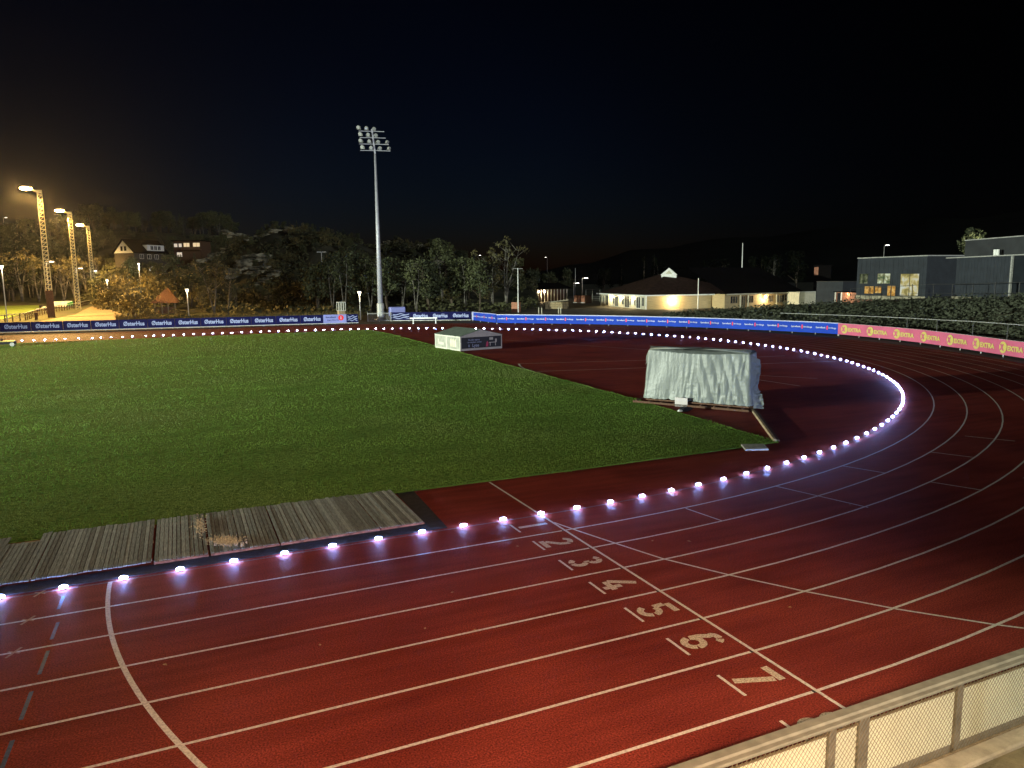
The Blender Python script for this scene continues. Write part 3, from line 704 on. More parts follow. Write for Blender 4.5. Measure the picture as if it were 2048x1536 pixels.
# long blue banner, then the pink one, on a rail fence round the bend
c0 = W(944, 640, .16)
BP = Path([c0, W(992, 645.5, .16)])
def banner_fence(path, s0, s1, o, z1):
    mb = MB()
    n = int((s1-s0)/2.4)
    for i in range(n+1):
        p, nn = path.at(s0+.05+(s1-s0-.1)*i/max(n, 1)); mb.box(p.x-nn.x*.1-.03, p.x-nn.x*.1+.03, p.y-nn.y*.1-.03, p.y-nn.y*.1+.03, 0, z1-.02)
    wall_along(mb, path, s0, s1, z1-.05, z1+.0, .05, 1.2, .045)
    mb.build('rail', M['galv'], o)
def blue_banner(label, path, s0, s1, z0, z1, n, first=0.):
    o = thing('banner', label, 'banner', (0, 0, 0), 0, 'long sponsor banners round the bend')
    mb = MB(); wall_along(mb, path, s0, s1, z0, z1, .03); p = mb.build('cloth', M['blue'], o)
    mb = MB(); wall_along(mb, path, s0, s1, z1-.07, z1-.01, .005, 1.2, -.006); mb.build('pale_hem', M['ink_pale'], p)
    banner_fence(path, s0, s1, o, z1+.02)
    per = (s1-s0-first)/n
    for i in range(n):
        s_ = s0+first+per*(i+.5); h = z1-z0; z = z0+h*.5
        mb = MB(); letters_along(mb, path, 'SpareBank', s_-per*.23, z, per*.4, h*.2, -.012, .025); letters_along(mb, path, 'Sør-Norge', s_+per*.25, z, per*.34, h*.2, -.012, .025)
        mb.build('lettering', M['ink_white'], p)
        mb = MB(); letters_along(mb, path, '1', s_+per*.03, z+.02, per*.045, h*.34, -.012, .05); mb.build('emblem', M['ink_red'], p)
    return o
blue_banner('short first length of blue banner angled between the navy boards and the bend', BP, 0, BP.L, .16, 1.28, 3, .4)
mb = MB(); wall_along(mb, BP, 0, .55, .18, 1.26, .006, .5, -.02); o2 = [o_ for o_ in COL.objects if o_.name.startswith('banner')][0]; mb.build('pale_strip', M['ink_pale'], o2)
BC = Path([W(u, v, .16) for u, v in ((993, 645.7), (1100, 647), (1200, 648.7), (1300, 651.3), (1400, 654.7), (1500, 659), (1600, 664), (1676, 668.5), (1800, 680.5), (1900, 693.5), (2048, 716.5))]+[(41.2, 11.5), (39, 8)], 8)
sp = min((abs(px_u(BC.at(q*.1)[0]+Vector((0, 0, .16)))-1676), q*.1) for q in range(300, 620))[1]
se = BC.L
blue_banner('long royal blue sponsor banner curving round the far side of the bend', BC, 0, sp, .16, 1.22, 16)
o = thing('banner', 'pink sponsor banner with yellow lettering at the right end of the bend', 'banner', (0, 0, 0), 0, 'long sponsor banners round the bend')
mb = MB(); wall_along(mb, BC, sp, se, .16, 1.2, .03); p = mb.build('cloth', M['pink'], o)
banner_fence(BC, sp, se, o, 1.22)
marks = [1703, 1755, 1808, 1862, 1915, 1968, 2023]
for u in marks:
    s_ = min((abs(px_u(BC.at(sp+q*.05)[0]+Vector((0, 0, .7)))-u), sp+q*.05) for q in range(0, int((se-sp)/.05)))[1]
    mb = MB(); letters_along(mb, BC, 'EXTRA', s_+.42, .66, 1.6, .36, -.012, .05); mb.build('lettering', M['ink_yellow'], p)
    mb = MB(); c_ = [(.4*math.cos(q*PI/12)-.85, .4*math.sin(q*PI/12)+.68) for q in range(24)]
    mb.add([BC.put((s_+x, -.03, z)) for x, z in c_], [tuple(range(24))])
    mb.build('emblem', M['ink_yellow'], p)
    mb = MB(); letters_along(mb, BC, 'x', s_-.95, .68, .46, .44, -.03, .06); mb.build('emblem', M['pink'], p)

# ------------------------------------------------------------------ stadium floodlight mast
def floodlight_mb():
    h = MB()
    h.tube([(0, .3, 0), (0, .1, 0), (0, -.1, 0)], [.08, .22, .25], 10)
    h.bar((-.28, .02, -.3), (-.28, .02, .04), .05); h.bar((.28, .02, -.3), (.28, .02, .04), .05); h.bar((-.28, .02, -.3), (.28, .02, -.3), .05)
    l = MB(); l.tube([(0, -.1, 0), (0, -.13, 0)], [.22, .2], 10)
    return h, l
FH = None
def stadium_mast(label, base, rz, lens):
    global FH
    o = thing('floodlight_mast', label, 'floodlight mast', (base.x, base.y, 0), rz)
    mb = MB(); mb.smooth = True; mb.tube([(0, 0, 0), (0, 0, 12), (0, 0, 23.3)], [.4, .28, .14], 14); mb.build('pole', M['mastgrey'], o)
    mb = MB(); mb.smooth = False; mb.tube([(0, 0, 0), (0, 0, 2.3), (0, 0, 2.45)], [.54, .52, .43], 10); mb.box(-.8, .8, -.8, .8, 0, .18); mb.build('base_sleeve', M['galv'], o)
    mb = MB(); mb.bar((0, 0, 23.2), (-.35, 0, 26.6), .2); mb.build('head_post', M['mastgrey'], o)
    hm, lm = floodlight_mb()
    first = None
    for r_ in range(4):
        z = 23.75+r_*.86; w_ = 2.15 if r_ < 2 else 1.95
        mb = MB(); x_ = -.1*r_; mb.bar((-w_-.1*r_, -.35, z-.16), (x_, 0, z), .09); mb.bar((x_, 0, z), (w_-.2*r_, -.25, z+.02), .09)
        mb.build('crossbar', M['mastgrey'], o)
        for k in range(4):
            if r_ >= 2 and k == 3: continue
            x = -w_+.3+k*(2*w_-.5)/3-.22*r_; y = -.3*abs(x)/w_-.1
            if FH is None:
                fo = hm.build('floodlight', M['galv'], o, (x, y, z+.36)); lo_ = lm.build('lens', lens, fo)
                if lens is M['lens']: FH = (fo, lo_)
            else:
                fo = FH[0].copy(); COL.objects.link(fo); fo.parent = o; fo.location = (x, y, z+.36)
                lo_ = FH[1].copy(); COL.objects.link(lo_); lo_.parent = fo
            fo.rotation_euler = (math.radians(28+5*(r_ % 2)), 0, math.radians(-35+22*k))
    return o
stadium_mast('tall pale grey floodlight mast with four rows of unlit lamps behind the far straight', W(762, 640), .0, M['lens'])
# things by the far fence
p = W(797, 642); d0 = DIST(p)+2
o = thing('equipment_box', 'white flat-roofed equipment box rising behind the boards right of the mast', 'box', AT(797, 641, d0)*1, 0); o.location.z = 0
mb = MB(); mb.bev(-1.1, 1.1, 0, 1.2, .1, 1.9, .1); mb.build('body', M['lilac'], o)
mb = MB(); mb.box(-1.15, 1.15, -.03, 1.25, 0, .1); mb.build('skid', M['darksteel'], o)
p = AT(685, 641, 108)
o = thing('wire_cage', 'pale tube-frame cage on a box behind the pale banner', 'cage', (p.x, p.y, 0), .1)
mb = MB(); mb.bev(-.45, .45, 0, .8, .0, 1.45, .02); mb.build('box', M['rawwood'], o)
mb = MB()
for x in (-.5, -.16, .18, .5):
    for y in (0, .8): mb.bar((x, y, 1.45), (x, y, 2.7), .07)
for z in (1.5, 2.68):
    for y in (0, .8): mb.bar((-.53, y, z), (.53, y, z), .08)
    for x in (-.5, .5): mb.bar((x, 0, z), (x, .8, z), .08)
mb.build('tube_frame', M['cream'], o)
A, B = W(736, 644, 0), W(782, 643, 0)
o = thing('mesh_gate', 'galvanised bar gate standing around the foot of the floodlight mast', 'gate', (A.x, A.y, 0), math.atan2(B.y-A.y, B.x-A.x)); L = (B-A).length
mb = MB()
for z in (.12, 1.18): mb.bar((0, 0, z), (L, 0, z), .05)
for k in range(int(L/.16)+1): mb.bar((k*.16, 0, .12), (k*.16, 0, 1.18), .022)
for k in range(3): mb.bar((k*L/2, 0, 0), (k*L/2, 0, 1.3), .07)
mb.build('bars', M['galv'], o)
A, B = W(824, 646.5), W(876, 646.5)
A = AT(825, 645, DIST(A)-1); B = AT(873, 645, DIST(A)); A.z = B.z = 0
o = thing('bench_beam', 'long white steel beam on two legs in front of the navy boards', 'steeplechase barrier', (A.x, A.y, 0), math.atan2(B.y-A.y, B.x-A.x)); L = (B-A).length
mb = MB(); mb.bev(-.35, L+.1, -.08, .08, .62, .8, .02); mb.build('beam', M['white'], o)
for x in (.1, L-.1):
    mb = MB(); mb.box(x-.06, x+.06, -.06, .06, .04, .62); mb.box(x-.1, x+.1, -.5, .5, 0, .05); mb.build('leg', M['white'], o)
p = W(12, 693)
o = thing('trolley', 'low dark trolley with a yellow deck on the lawn near the far kerb lamps', 'trolley', (p.x-.3, p.y, .03), .05)
mb = MB(); mb.bev(-1.2, 1.1, -.5, .5, .2, .42, .04); mb.build('body', M['black'], o)
mb = MB(); mb.bev(-1.2, 1.05, -.48, .48, .43, .5, .02); mb.build('deck', M['ink_yellow'], o)
mb = MB(); mb.bev(-1.2, .1, -.35, .35, .51, .72, .08); mb.bar((-.2, 0, .6), (.4, 0, .75), .06); mb.build('load', M['wood_red'], o)
for x in (-.8, .85):
    for y in (-.55, .55):
        mb = MB(); mb.tube([(x, y-.06, .18), (x, y+.06, .18)], .18, 12); mb.build('wheel', M['galv'], o)
# ------------------------------------------------------------------ hill and terrain behind the far straight
def interp(tab, u):
    if u <= tab[0][0]: return tab[0][1]
    for (a, x), (b_, y) in zip(tab, tab[1:]):
        if u <= b_: k = (u-a)/(b_-a); k = k*k*(3-2*k); return x+(y-x)*k
    return tab[-1][1]
def hz(u): return 567.3-.0118*u
def sstep(x): x = max(0, min(1, x)); return x*x*(3-2*x)
FRONT = [(230, 575), (330, 560), (400, 528), (450, 500), (500, 480), (560, 464), (620, 462), (680, 478), (740, 497), (800, 493), (860, 498), (910, 520), (960, 537), (1010, 550), (1080, 560)]
BACK = [(-400, 500), (0, 484), (100, 476), (200, 462), (300, 466), (400, 470), (470, 475), (540, 500), (620, 520), (700, 566)]
def foot(u): return interp([(-400, 245), (150, 238), (230, 175), (330, 160), (450, 150), (700, 138), (1000, 140), (1100, 150)], u)
def crest(u): return interp([(230, 215), (400, 235), (560, 222), (740, 205), (1000, 190)], u)
def hill_z(u, D):
    k = math.sqrt(1+((u-1024)/FPX)**2)/1.0
    z1 = max(0, (hz(u)-interp(FRONT, u))/FPX/k*crest(u)+5.7) if u > 230 and u < 1080 else 0
    z = 0
    if z1:
        f0, c0_ = foot(u), crest(u); q = (D-f0)/(c0_-f0)
        z = z1*sstep(q)*(1 if q < 1 else max(.75, 1-.1*(q-1)))
    zb_ = max(0, (hz(u)-interp(BACK, u))/FPX/k*335+5.7) if u < 700 else 0
    if zb_:
        f0 = 245 if u > 330 else foot(u); z = max(z, zb_*sstep((D-f0)/(335-f0)))
    if z > .1: z += 1.2*noise.noise(Vector((u*.02, D*.045, 0)))*min(1, z/5)+.6*noise.noise(Vector((u*.06, D*.13, 3)))*min(1, z/5)
    return z
def dirn(u):
    d = ray(u, 560); return Vector((d.x, d.y, 0)).normalized()
def HP(u, D): p = CAM+dirn(u)*D; return Vector((p.x, p.y, hill_z(u, D)))
hm = MB(); hm.smooth = True; us = [-420+12*i for i in range(127)]; ds = [132+4.2*i for i in range(50)]+[350, 380, 430, 500]
hm.add([(lambda p: (p.x, p.y, p.z-.02 if p.z > .05 else -.06))(HP(u, D)) for u in us for D in ds], [(i*len(ds)+j, (i+1)*len(ds)+j, (i+1)*len(ds)+j+1, i*len(ds)+j+1) for i in range(len(us)-1) for j in range(len(ds)-1)])
tag(hm.build('hill', M['hill']), kind='structure')
# far dark ridge beyond the school
fm = MB(); fm.smooth = True; us = list(range(700, 2700, 40)); rid = [(700, 548), (1050, 545), (1150, 527), (1300, 497), (1450, 478), (1700, 462), (2048, 445), (2700, 440)]
vs = []
for u in us:
    for D, k in ((700, 0), (900, .6), (1200, 1), (1500, .9)):
        p = CAM+dirn(u)*D; vs.append((p.x, p.y, -.5+k*((hz(u)-interp(rid, u))/FPX*1200+6+8*noise.noise(Vector((u*.01, 1, 0))))))
fm.add(vs, [(i*4+j, (i+1)*4+j, (i+1)*4+j+1, i*4+j+1) for i in range(len(us)-1) for j in range(3)])
tag(fm.build('distant_ridge', M['farhill']), kind='structure')
# football pitch, gravel path and grass verge on the left
sheet('pitch', [(p.x, p.y) for p in (W(-900, 640), W(-900, 606), W(76, 605), W(79, 617), W(30, 632), W(-60, 655))], .012, M['pitch'])
sheet('path', [(p.x, p.y) for p in (W(60, 646), W(150, 629), W(178, 615), W(205, 604), W(240, 598), W(246, 600), W(228, 611), W(226, 621), W(262, 634), W(330, 640), W(300, 644))], .004, M['path'])

# ------------------------------------------------------------------ trees
def leaves(mb, c, rad, n, size, rnd, fl=1.):
    for _ in range(n):
        while True:
            p = Vector((rnd.uniform(-1, 1), rnd.uniform(-1, 1), rnd.uniform(-1, 1)))
            if .2 < p.length < 1: break
        p = p*(.55+.45*p.length) if rnd.random() < .6 else p
        q = Vector((c[0]+p.x*rad[0], c[1]+p.y*rad[1], c[2]+p.z*rad[2])); s_ = size*rnd.uniform(.55, 1.3)
        a = Vector((rnd.gauss(0, 1), rnd.gauss(0, 1), rnd.gauss(0, .7))).normalized(); b_ = a.orthogonal().normalized(); a2 = a.cross(b_)
        th = rnd.uniform(0, PI); e1 = (b_*math.cos(th)+a2*math.sin(th))*s_; e2 = (a2*math.cos(th)-b_*math.sin(th))*s_*.62
        mb.add([q-e1, q-e2*.9+e1*.1, q+e1, q+e2], [(0, 1, 2, 3)])
def tree_meshes(kind, seed):
    rnd = random.Random(seed); tr = MB(); cr = MB(); tr.smooth = True
    if kind == 'broad':
        stems = rnd.choice((1, 2, 3)); blobs = []
        for k in range(stems):
            a = rnd.uniform(0, 6.28); lean = rnd.uniform(.02, .1)*(stems > 1)+.02
            pts = [(math.cos(a)*lean*q*1.4+.012*math.sin(q*9+k), math.sin(a)*lean*q*1.4, q*.8) for q in (0, .25, .5, .75, 1)]
            tr.tube(pts, [.02, .016, .012, .008, .003], 5)
            for j in range(6):
                q = rnd.uniform(.3, .95); i0 = pts[min(int(q*4), 3)]; aa = rnd.uniform(0, 6.28); l = rnd.uniform(.1, .24)*(1.15-q*.5)
                e = (i0[0]+math.cos(aa)*l, i0[1]+math.sin(aa)*l, q*.8+l*rnd.uniform(.3, .9)); tr.tube([(i0[0], i0[1], q*.8), e], [.007, .002], 4)
                blobs.append(e)
        for e in blobs: leaves(cr, e, (.11, .11, .1), 52, .026, rnd)
        for j in range(11):
            a = rnd.uniform(0, 6.28); r_ = rnd.uniform(.02, .22); z = rnd.uniform(.38, .92)
            leaves(cr, (math.cos(a)*r_*(1.25-z*.6), math.sin(a)*r_*(1.25-z*.6), z), (.12, .12, .09), 46, .026, rnd)
    elif kind == 'birch':
        for k in range(rnd.choice((1, 2, 2, 3))):
            a = rnd.uniform(0, 6.28); l_ = rnd.uniform(.05, .15)
            pts = [(math.cos(a)*l_*q+.01*math.sin(q*8), math.sin(a)*l_*q, q*.9) for q in (0, .2, .4, .6, .8, 1)]
            tr.tube(pts, [.013, .011, .009, .007, .005, .002], 5)
            for j in range(7):
                q = rnd.uniform(.35, .95); i0 = pts[min(int(q*5), 4)]; aa = rnd.uniform(0, 6.28); l = rnd.uniform(.08, .17)
                e = (i0[0]+math.cos(aa)*l, i0[1]+math.sin(aa)*l, q*.9+l*.6); tr.tube([(i0[0], i0[1], q*.9), e], [.004, .0015], 4)
                leaves(cr, e, (.085, .085, .1), 44, .02, rnd)
            leaves(cr, (pts[-1][0], pts[-1][1], .88), (.07, .07, .1), 50, .02, rnd)
    elif kind == 'spruce':
        tr.tube([(0, 0, 0), (0, 0, .5), (0, 0, .98)], [.02, .012, .002], 5)
        for k in range(26):
            z = .1+.88*k/26; r_ = .2*(1-z)**.85+.012
            for j in range(max(4, int(11*(1-z))+3)):
                a = rnd.uniform(0, 6.28); l = r_*rnd.uniform(.6, 1.1); d = Vector((math.cos(a), math.sin(a), -.25))
                e = Vector((0, 0, z))+d*l; w_ = Vector((-d.y, d.x, 0))*.022*(1.3-z); m_ = Vector((0, 0, z))+d*l*.5
                cr.add([(0, 0, z+.01), m_-w_, e, m_+w_], [(0, 1, 2, 3)])
                leaves(cr, e*.8+Vector((0, 0, z*.2)), (.03, .03, .02), 3, .016, rnd)
    elif kind == 'bush':
        for k in range(4):
            a = rnd.uniform(0, 6.28); tr.tube([(0, 0, 0), (math.cos(a)*.2, math.sin(a)*.2, .6)], [.015, .004], 4)
        for j in range(22):
            a = rnd.uniform(0, 6.28); r_ = rnd.uniform(0, .5); z = rnd.uniform(.12, .85)*(1-.5*r_)
            leaves(cr, (math.cos(a)*r_, math.sin(a)*r_, z), (.17, .17, .14), 46, .036, rnd)
    elif kind == 'bare':
        for k in range(3):
            a = rnd.uniform(0, 6.28); l_ = rnd.uniform(.1, .28)
            pts = [(math.cos(a)*l_*q**1.3+.012*math.sin(q*7+k), math.sin(a)*l_*q**1.3, q*.95) for q in (0, .2, .4, .6, .8, 1)]
            tr.tube(pts, [.02, .016, .012, .008, .005, .002], 5)
            for j in range(9):
                q = rnd.uniform(.25, .95); i0 = pts[min(int(q*5), 4)]; aa = rnd.uniform(0, 6.28); l = rnd.uniform(.1, .22)
                e = (i0[0]+math.cos(aa)*l, i0[1]+math.sin(aa)*l, q*.95+l*.8); tr.tube([(i0[0], i0[1], q*.95), e], [.006, .0015], 4)
                if q > .55: leaves(cr, e, (.07, .07, .06), 16, .022, rnd)
    return tr, cr
KM = {'broad': ('bark', 'leaf'), 'birch': ('birch', 'leaf'), 'spruce': ('bark', 'leaf_dark'), 'bush': ('bark', 'leaf_olive'), 'bare': ('birch', 'leaf_olive')}
TM = {}
def tree(kind, pos, h, label, group, wide=1., far=False):  # far swaps in the leaf copy darkened to read as shade
    v_ = random.randrange({'broad': 4, 'birch': 3, 'spruce': 3, 'bush': 4, 'bare': 2}[kind]); key = (kind, v_, far)
    nm = {'broad': 'broadleaf_tree', 'birch': 'birch_tree', 'spruce': 'spruce_tree', 'bush': 'bush', 'bare': 'thin_tree'}[kind]
    r = thing(nm, label, 'bush' if kind == 'bush' else 'tree', pos, random.uniform(0, 6.28), group)
    r.scale = (h*wide, h*wide, h)
    if key not in TM:
        tr, cr = tree_meshes(kind, 100+v_*7+len(kind)); TM[key] = (tr.build('trunk', M[KM[kind][0]], r), cr.build('crown', M['leaf_shaded' if far else KM[kind][1]], r))
    else:
        for p in TM[key]:
            c = p.copy(); COL.objects.link(c); c.parent = r
    return r
def px_h(u, D, vtop, z0): return max(1.5, AT(u, vtop, D).z-z0)
TR = random.Random(11)
def row(u0, u1, step, D0, D1, vt, kinds, label, group, wide=(.9, 1.25), jv=12):
    u = u0
    while u <= u1:
        uu = u+TR.uniform(-.35, .35)*step; D = TR.uniform(D0, D1); p = HP(uu, D); kd = TR.choice(kinds)
        top = (interp(vt, uu) if isinstance(vt, list) else vt)+TR.uniform(-.35, 1)*jv
        h = max(3., min(19, px_h(uu, D, top, p.z)))
        tree(kd, p-Vector((0, 0, .15)), h, label, group, TR.uniform(*wide)); u += step*TR.uniform(.8, 1.2)
G1 = 'trees of the wooded slope behind the orange masts'
row(-60, 245, 11, 300, 335, [(-60, 452), (0, 448), (60, 432), (120, 436), (165, 420), (185, 402), (215, 403), (245, 418)], ['broad', 'broad', 'spruce'], 'tree on the skyline of the wooded slope behind the tall orange masts', G1)
row(-70, 240, 12, 268, 290, [(-60, 478), (60, 468), (140, 476), (240, 470)], ['broad', 'birch', 'broad'], 'tree in the middle of the wooded slope behind the tall orange masts', G1)
row(-65, 235, 14, 244, 258, [(-60, 505), (60, 508), (140, 520), (235, 510)], ['broad', 'birch', 'bare'], 'tree at the foot of the wooded slope behind the tall orange masts', G1)
G2 = 'dark trees on the ridge above the white house'
row(240, 480, 10, 318, 350, [(240, 420), (270, 422), (300, 428), (345, 415), (385, 424), (430, 420), (465, 426), (485, 452)], ['broad', 'broad', 'birch', 'spruce'], 'dark tree on the skyline ridge above the white hill house', G2)
row(250, 470, 16, 285, 300, [(250, 470), (330, 462), (470, 455)], ['broad', 'spruce'], 'dark tree just behind the two hill houses', G2)
G3 = 'bushes and trees lit orange beside the path'
for u, v0, v1, D, k, wd_, lb in ((252, 612, 548, 150, 'bare', 1., 'thin orange-lit tree at the bend of the gravel path'), (262, 632, 570, 140, 'bush', 1.1, 'low orange-lit bush spilling towards the gravel path'), (285, 634, 560, 148, 'bush', 1., 'round orange-lit bush left of the hip-roofed shelter'),
      (300, 610, 535, 165, 'bush', 1., 'tall bush between the white house and the shelter'), (330, 612, 530, 172, 'bush', 1.1, 'broad bush right above the roof of the wooden shelter'), (352, 620, 540, 175, 'broad', 1.2, 'broadleaf tree behind the right edge of the wooden shelter'), (378, 625, 535, 170, 'broad', 1.2, 'broadleaf tree right behind the lit lantern post'),
      (400, 632, 560, 158, 'bush', .9, 'bush right of the lit lantern post by the boards'), (425, 638, 525, 142, 'bare', .9, 'bare-stemmed tree with forked pale trunks, left one of the pair'), (452, 638, 532, 142, 'bare', 1., 'bare-stemmed tree with a side branch, right one of the pair'),
      (264, 575, 509, 212, 'broad', 1.3, 'slender tree in front of the white house gable'), (318, 575, 520, 200, 'broad', 1., 'dark tree below the dormer of the white house'), (348, 560, 500, 215, 'broad', 1., 'dark green tree between the two hill houses'), (392, 570, 503, 200, 'spruce', 1.1, 'small conifer below the lit hill house'), (412, 585, 520, 190, 'broad', 1.1, 'tree on the slope under the bare ridge line'),
      (240, 618, 575, 146, 'bush', .8, 'small bush at the edge of the bright gravel path'), (300, 640, 619, 133, 'bush', 1.5, 'low hedge-like bush in front of the wooden shelter'), (348, 640, 619, 133, 'bush', 1.4, 'low bush between the shelter and the lantern post')):
    p = HP(u, D); h = max(2., px_h(u, D, v1, p.z)); tree(k, p-Vector((0, 0, .15)), h, lb, G3, wd_)
G4 = 'trees and scrub on the rocky hill'
row(470, 725, 10, 205, 222, [(470, 470), (520, 474), (545, 466), (570, 462), (600, 448), (650, 447), (680, 455), (705, 476), (720, 482)], ['broad', 'bush', 'spruce', 'broad'], 'tree on the crest of the rocky hill, left of the floodlight mast', G4, (.8, 1.2))
row(450, 720, 12, 180, 198, [(450, 525), (480, 545), (545, 548), (560, 510), (600, 490), (720, 505)], ['broad', 'bush', 'bush', 'broad'], 'scrubby tree halfway up the rocky hill', G4, (.9, 1.3))
row(455, 720, 15, 152, 170, [(455, 560), (520, 575), (600, 562), (640, 525), (720, 515)], ['broad', 'spruce', 'birch'], 'dark tree at the foot of the rocky hill behind the navy boards', G4, (.9, 1.2))
row(765, 990, 9, 172, 198, [(770, 505), (800, 492), (840, 496), (870, 476), (890, 478), (915, 492), (950, 505), (985, 515)], ['broad', 'birch', 'bush', 'broad'], 'tree on the low ridge between the floodlight mast and the school yard', G4, (.85, 1.2))
G5 = 'trees behind the right end of the navy boards'
for u, v1, D, k, lb in ((632, 512, 138, 'broad', 'bushy tree left of the twin-headed lamp post'), (662, 508, 136, 'birch', 'slim-stemmed tree right beside the twin-headed lamp post'), (688, 498, 134, 'birch', 'slim tree behind the wire cage'), (712, 482, 140, 'spruce', 'pointed conifer behind the lit post left of the floodlight mast'),
      (738, 500, 137, 'birch', 'tree close to the left of the floodlight mast'), (775, 510, 132, 'broad', 'tree close to the right of the floodlight mast'), (803, 520, 134, 'birch', 'thin-stemmed tree behind the white equipment box'), (832, 515, 130, 'birch', 'pale-stemmed tree behind the steel bench beam'), (858, 510, 136, 'broad', 'leafy tree above the middle of the short navy board row'),
      (884, 472, 150, 'birch', 'tall tree with a rounded crown standing above the low ridge'), (905, 500, 140, 'broad', 'tree right of the tall rounded crown'), (930, 508, 138, 'birch', 'tree above the start of the blue banner'), (958, 515, 136, 'broad', 'dark tree above the corner of the blue banner'), (985, 505, 146, 'bare', 'sparse tree left of the tall V-stemmed tree'),
      (1010, 486, 142, 'bare', 'tall V-stemmed tree left of the terracotta shed'), (1036, 512, 165, 'birch', 'tree behind the terracotta shed'), (1068, 528, 200, 'broad', 'dark tree behind the glowing porch lamps'), (1100, 535, 210, 'broad', 'dark tree above the low stone wall'), (1135, 532, 220, 'broad', 'dark tree left of the timber container')):
    p = HP(u, D) if u < 1000 else AT(u, 560, D); p.z = p.z if u < 1000 else 0
    tree(k, p-Vector((0, 0, .15)), max(3, px_h(u, D, v1, p.z)), lb, G5, 1.05)
G6 = 'dim trees behind the school buildings'
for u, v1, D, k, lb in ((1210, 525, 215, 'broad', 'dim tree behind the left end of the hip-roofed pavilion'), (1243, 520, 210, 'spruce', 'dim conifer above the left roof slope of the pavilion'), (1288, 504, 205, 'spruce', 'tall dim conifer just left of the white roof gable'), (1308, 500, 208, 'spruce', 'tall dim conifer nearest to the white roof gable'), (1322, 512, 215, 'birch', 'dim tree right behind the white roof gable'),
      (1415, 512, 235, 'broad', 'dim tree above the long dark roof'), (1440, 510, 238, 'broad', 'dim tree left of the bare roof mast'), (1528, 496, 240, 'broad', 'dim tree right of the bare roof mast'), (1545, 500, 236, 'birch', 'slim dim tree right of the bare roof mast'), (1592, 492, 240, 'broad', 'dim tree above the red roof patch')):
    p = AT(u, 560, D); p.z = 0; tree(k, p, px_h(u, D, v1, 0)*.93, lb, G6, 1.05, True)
p = AT(1946, 500, 150); p.z = 4; r = tree('birch', p, px_h(1946, 150, 452, 4), 'green tree lit from below behind the grey sports hall', 'dim trees behind the school buildings', 1.)
lamp('POINT', 'garden_light', p+Vector((-1.6, -2.4, 6.5)), 900, (1., .95, .6), .2, parent=r)

row(205, 262, 9, 185, 232, [(205, 548), (262, 520)], ['bush', 'bush', 'broad'], 'bushy tree on the slope right of the farthest orange mast', G3, (.9, 1.3))
row(365, 470, 12, 178, 200, [(365, 530), (470, 525)], ['broad', 'bush', 'birch'], 'tree on the slope below the bare ridge line of the hill', G4, (.9, 1.2))
row(600, 1000, 13, 150, 168, [(600, 555), (700, 540), (1000, 548)], ['bush', 'bush', 'broad'], 'dark bush between the trunks behind the short navy board row', G5, (.9, 1.4))
ug = MB(); rr = random.Random(31)
for _ in range(30000):
    u = rr.uniform(140, 1075); f0 = foot(u)-10; D = f0+rr.random()**1.2*(crest(u)+25-f0) if u > 235 else rr.uniform(240, 320); p = HP(u, D)
    if p.z < .25 and rr.random() < .6: continue
    if noise.noise(Vector((p.x*.09, p.y*.09, 4))) < -.12: continue
    s_ = rr.uniform(.2, .5); p.z += rr.uniform(0, 1.3)
    a = Vector((rr.gauss(0, 1), rr.gauss(0, 1), rr.gauss(0, .6))).normalized(); b_ = a.orthogonal().normalized()
    ug.add([p-a*s_, p-b_*s_*.6, p+a*s_, p+b_*s_*.6], [(0, 1, 2, 3)])
tag(ug.build('undergrowth', leafmat('undergrowth_leaf', (.02, .026, .009), (.1, .1, .04))), 'low tangled undergrowth covering the hill between the trees', 'undergrowth', None, 'stuff')
# pale rocks on the hill
def v_of(p):
    d = Vector(p)-CAM; return 768-FPX*d.dot(UP)/d.dot(FW)
def rocks(u, v, D, w, h, label, seed):
    lo_, hi_ = foot(u), crest(u)+8 if u > 230 else 330
    D = min((abs(v_of(HP(u, lo_+(hi_-lo_)*k/80))-v), lo_+(hi_-lo_)*k/80) for k in range(81))[1]-1.5
    p = HP(u, D); mb = MB(); rr = random.Random(seed)
    n = int(6+w); dx = (HP(u+8, D)-HP(u-8, D)); dx = dx/math.hypot(dx.x, dx.y)
    for k in range(n):
        f = rr.uniform(-w/2, w/2); mb.ico(dx*f+Vector((rr.uniform(-.5, .8), rr.uniform(-.6, .6), rr.uniform(-.3, h*.25))), rr.uniform(.14, .34)*h, 2, (rr.uniform(1.2, 3.), 1., rr.uniform(.4, .8)), .45, seed+k)
    tag(mb.build('rock_outcrop', M['rock'], None, (p.x, p.y, p.z)), label, 'rock', 'rock outcrops on the hill')
rocks(491, 535, 176, 7, 4.5, 'brightest pale rock outcrop halfway up the hill', 3); rocks(525, 540, 178, 6, 4, 'pale rock outcrop right of the brightest one', 5); rocks(543, 555, 170, 4, 3.5, 'lower pale rock outcrop among dark scrub', 8)
rocks(440, 510, 236, 14, 3, 'long bare rock ridge rising from the hill houses', 11); rocks(500, 482, 230, 15, 2.6, 'bare rock ridge near the top of the hill', 14); rocks(545, 466, 224, 11, 2.2, 'topmost bare rock edge left of the hill-top trees', 17)
rocks(410, 530, 215, 9, 2.4, 'lowest bare rock strip beside the lit hill house', 20); rocks(817, 494, 204, 12, 3.2, 'rounded bare rock top right of the floodlight mast', 23); rocks(565, 590, 152, 3.5, 2.5, 'small rock at the hill foot above the navy boards', 26); rocks(862, 530, 165, 5, 3, 'small rock below the rounded crown tree', 29)
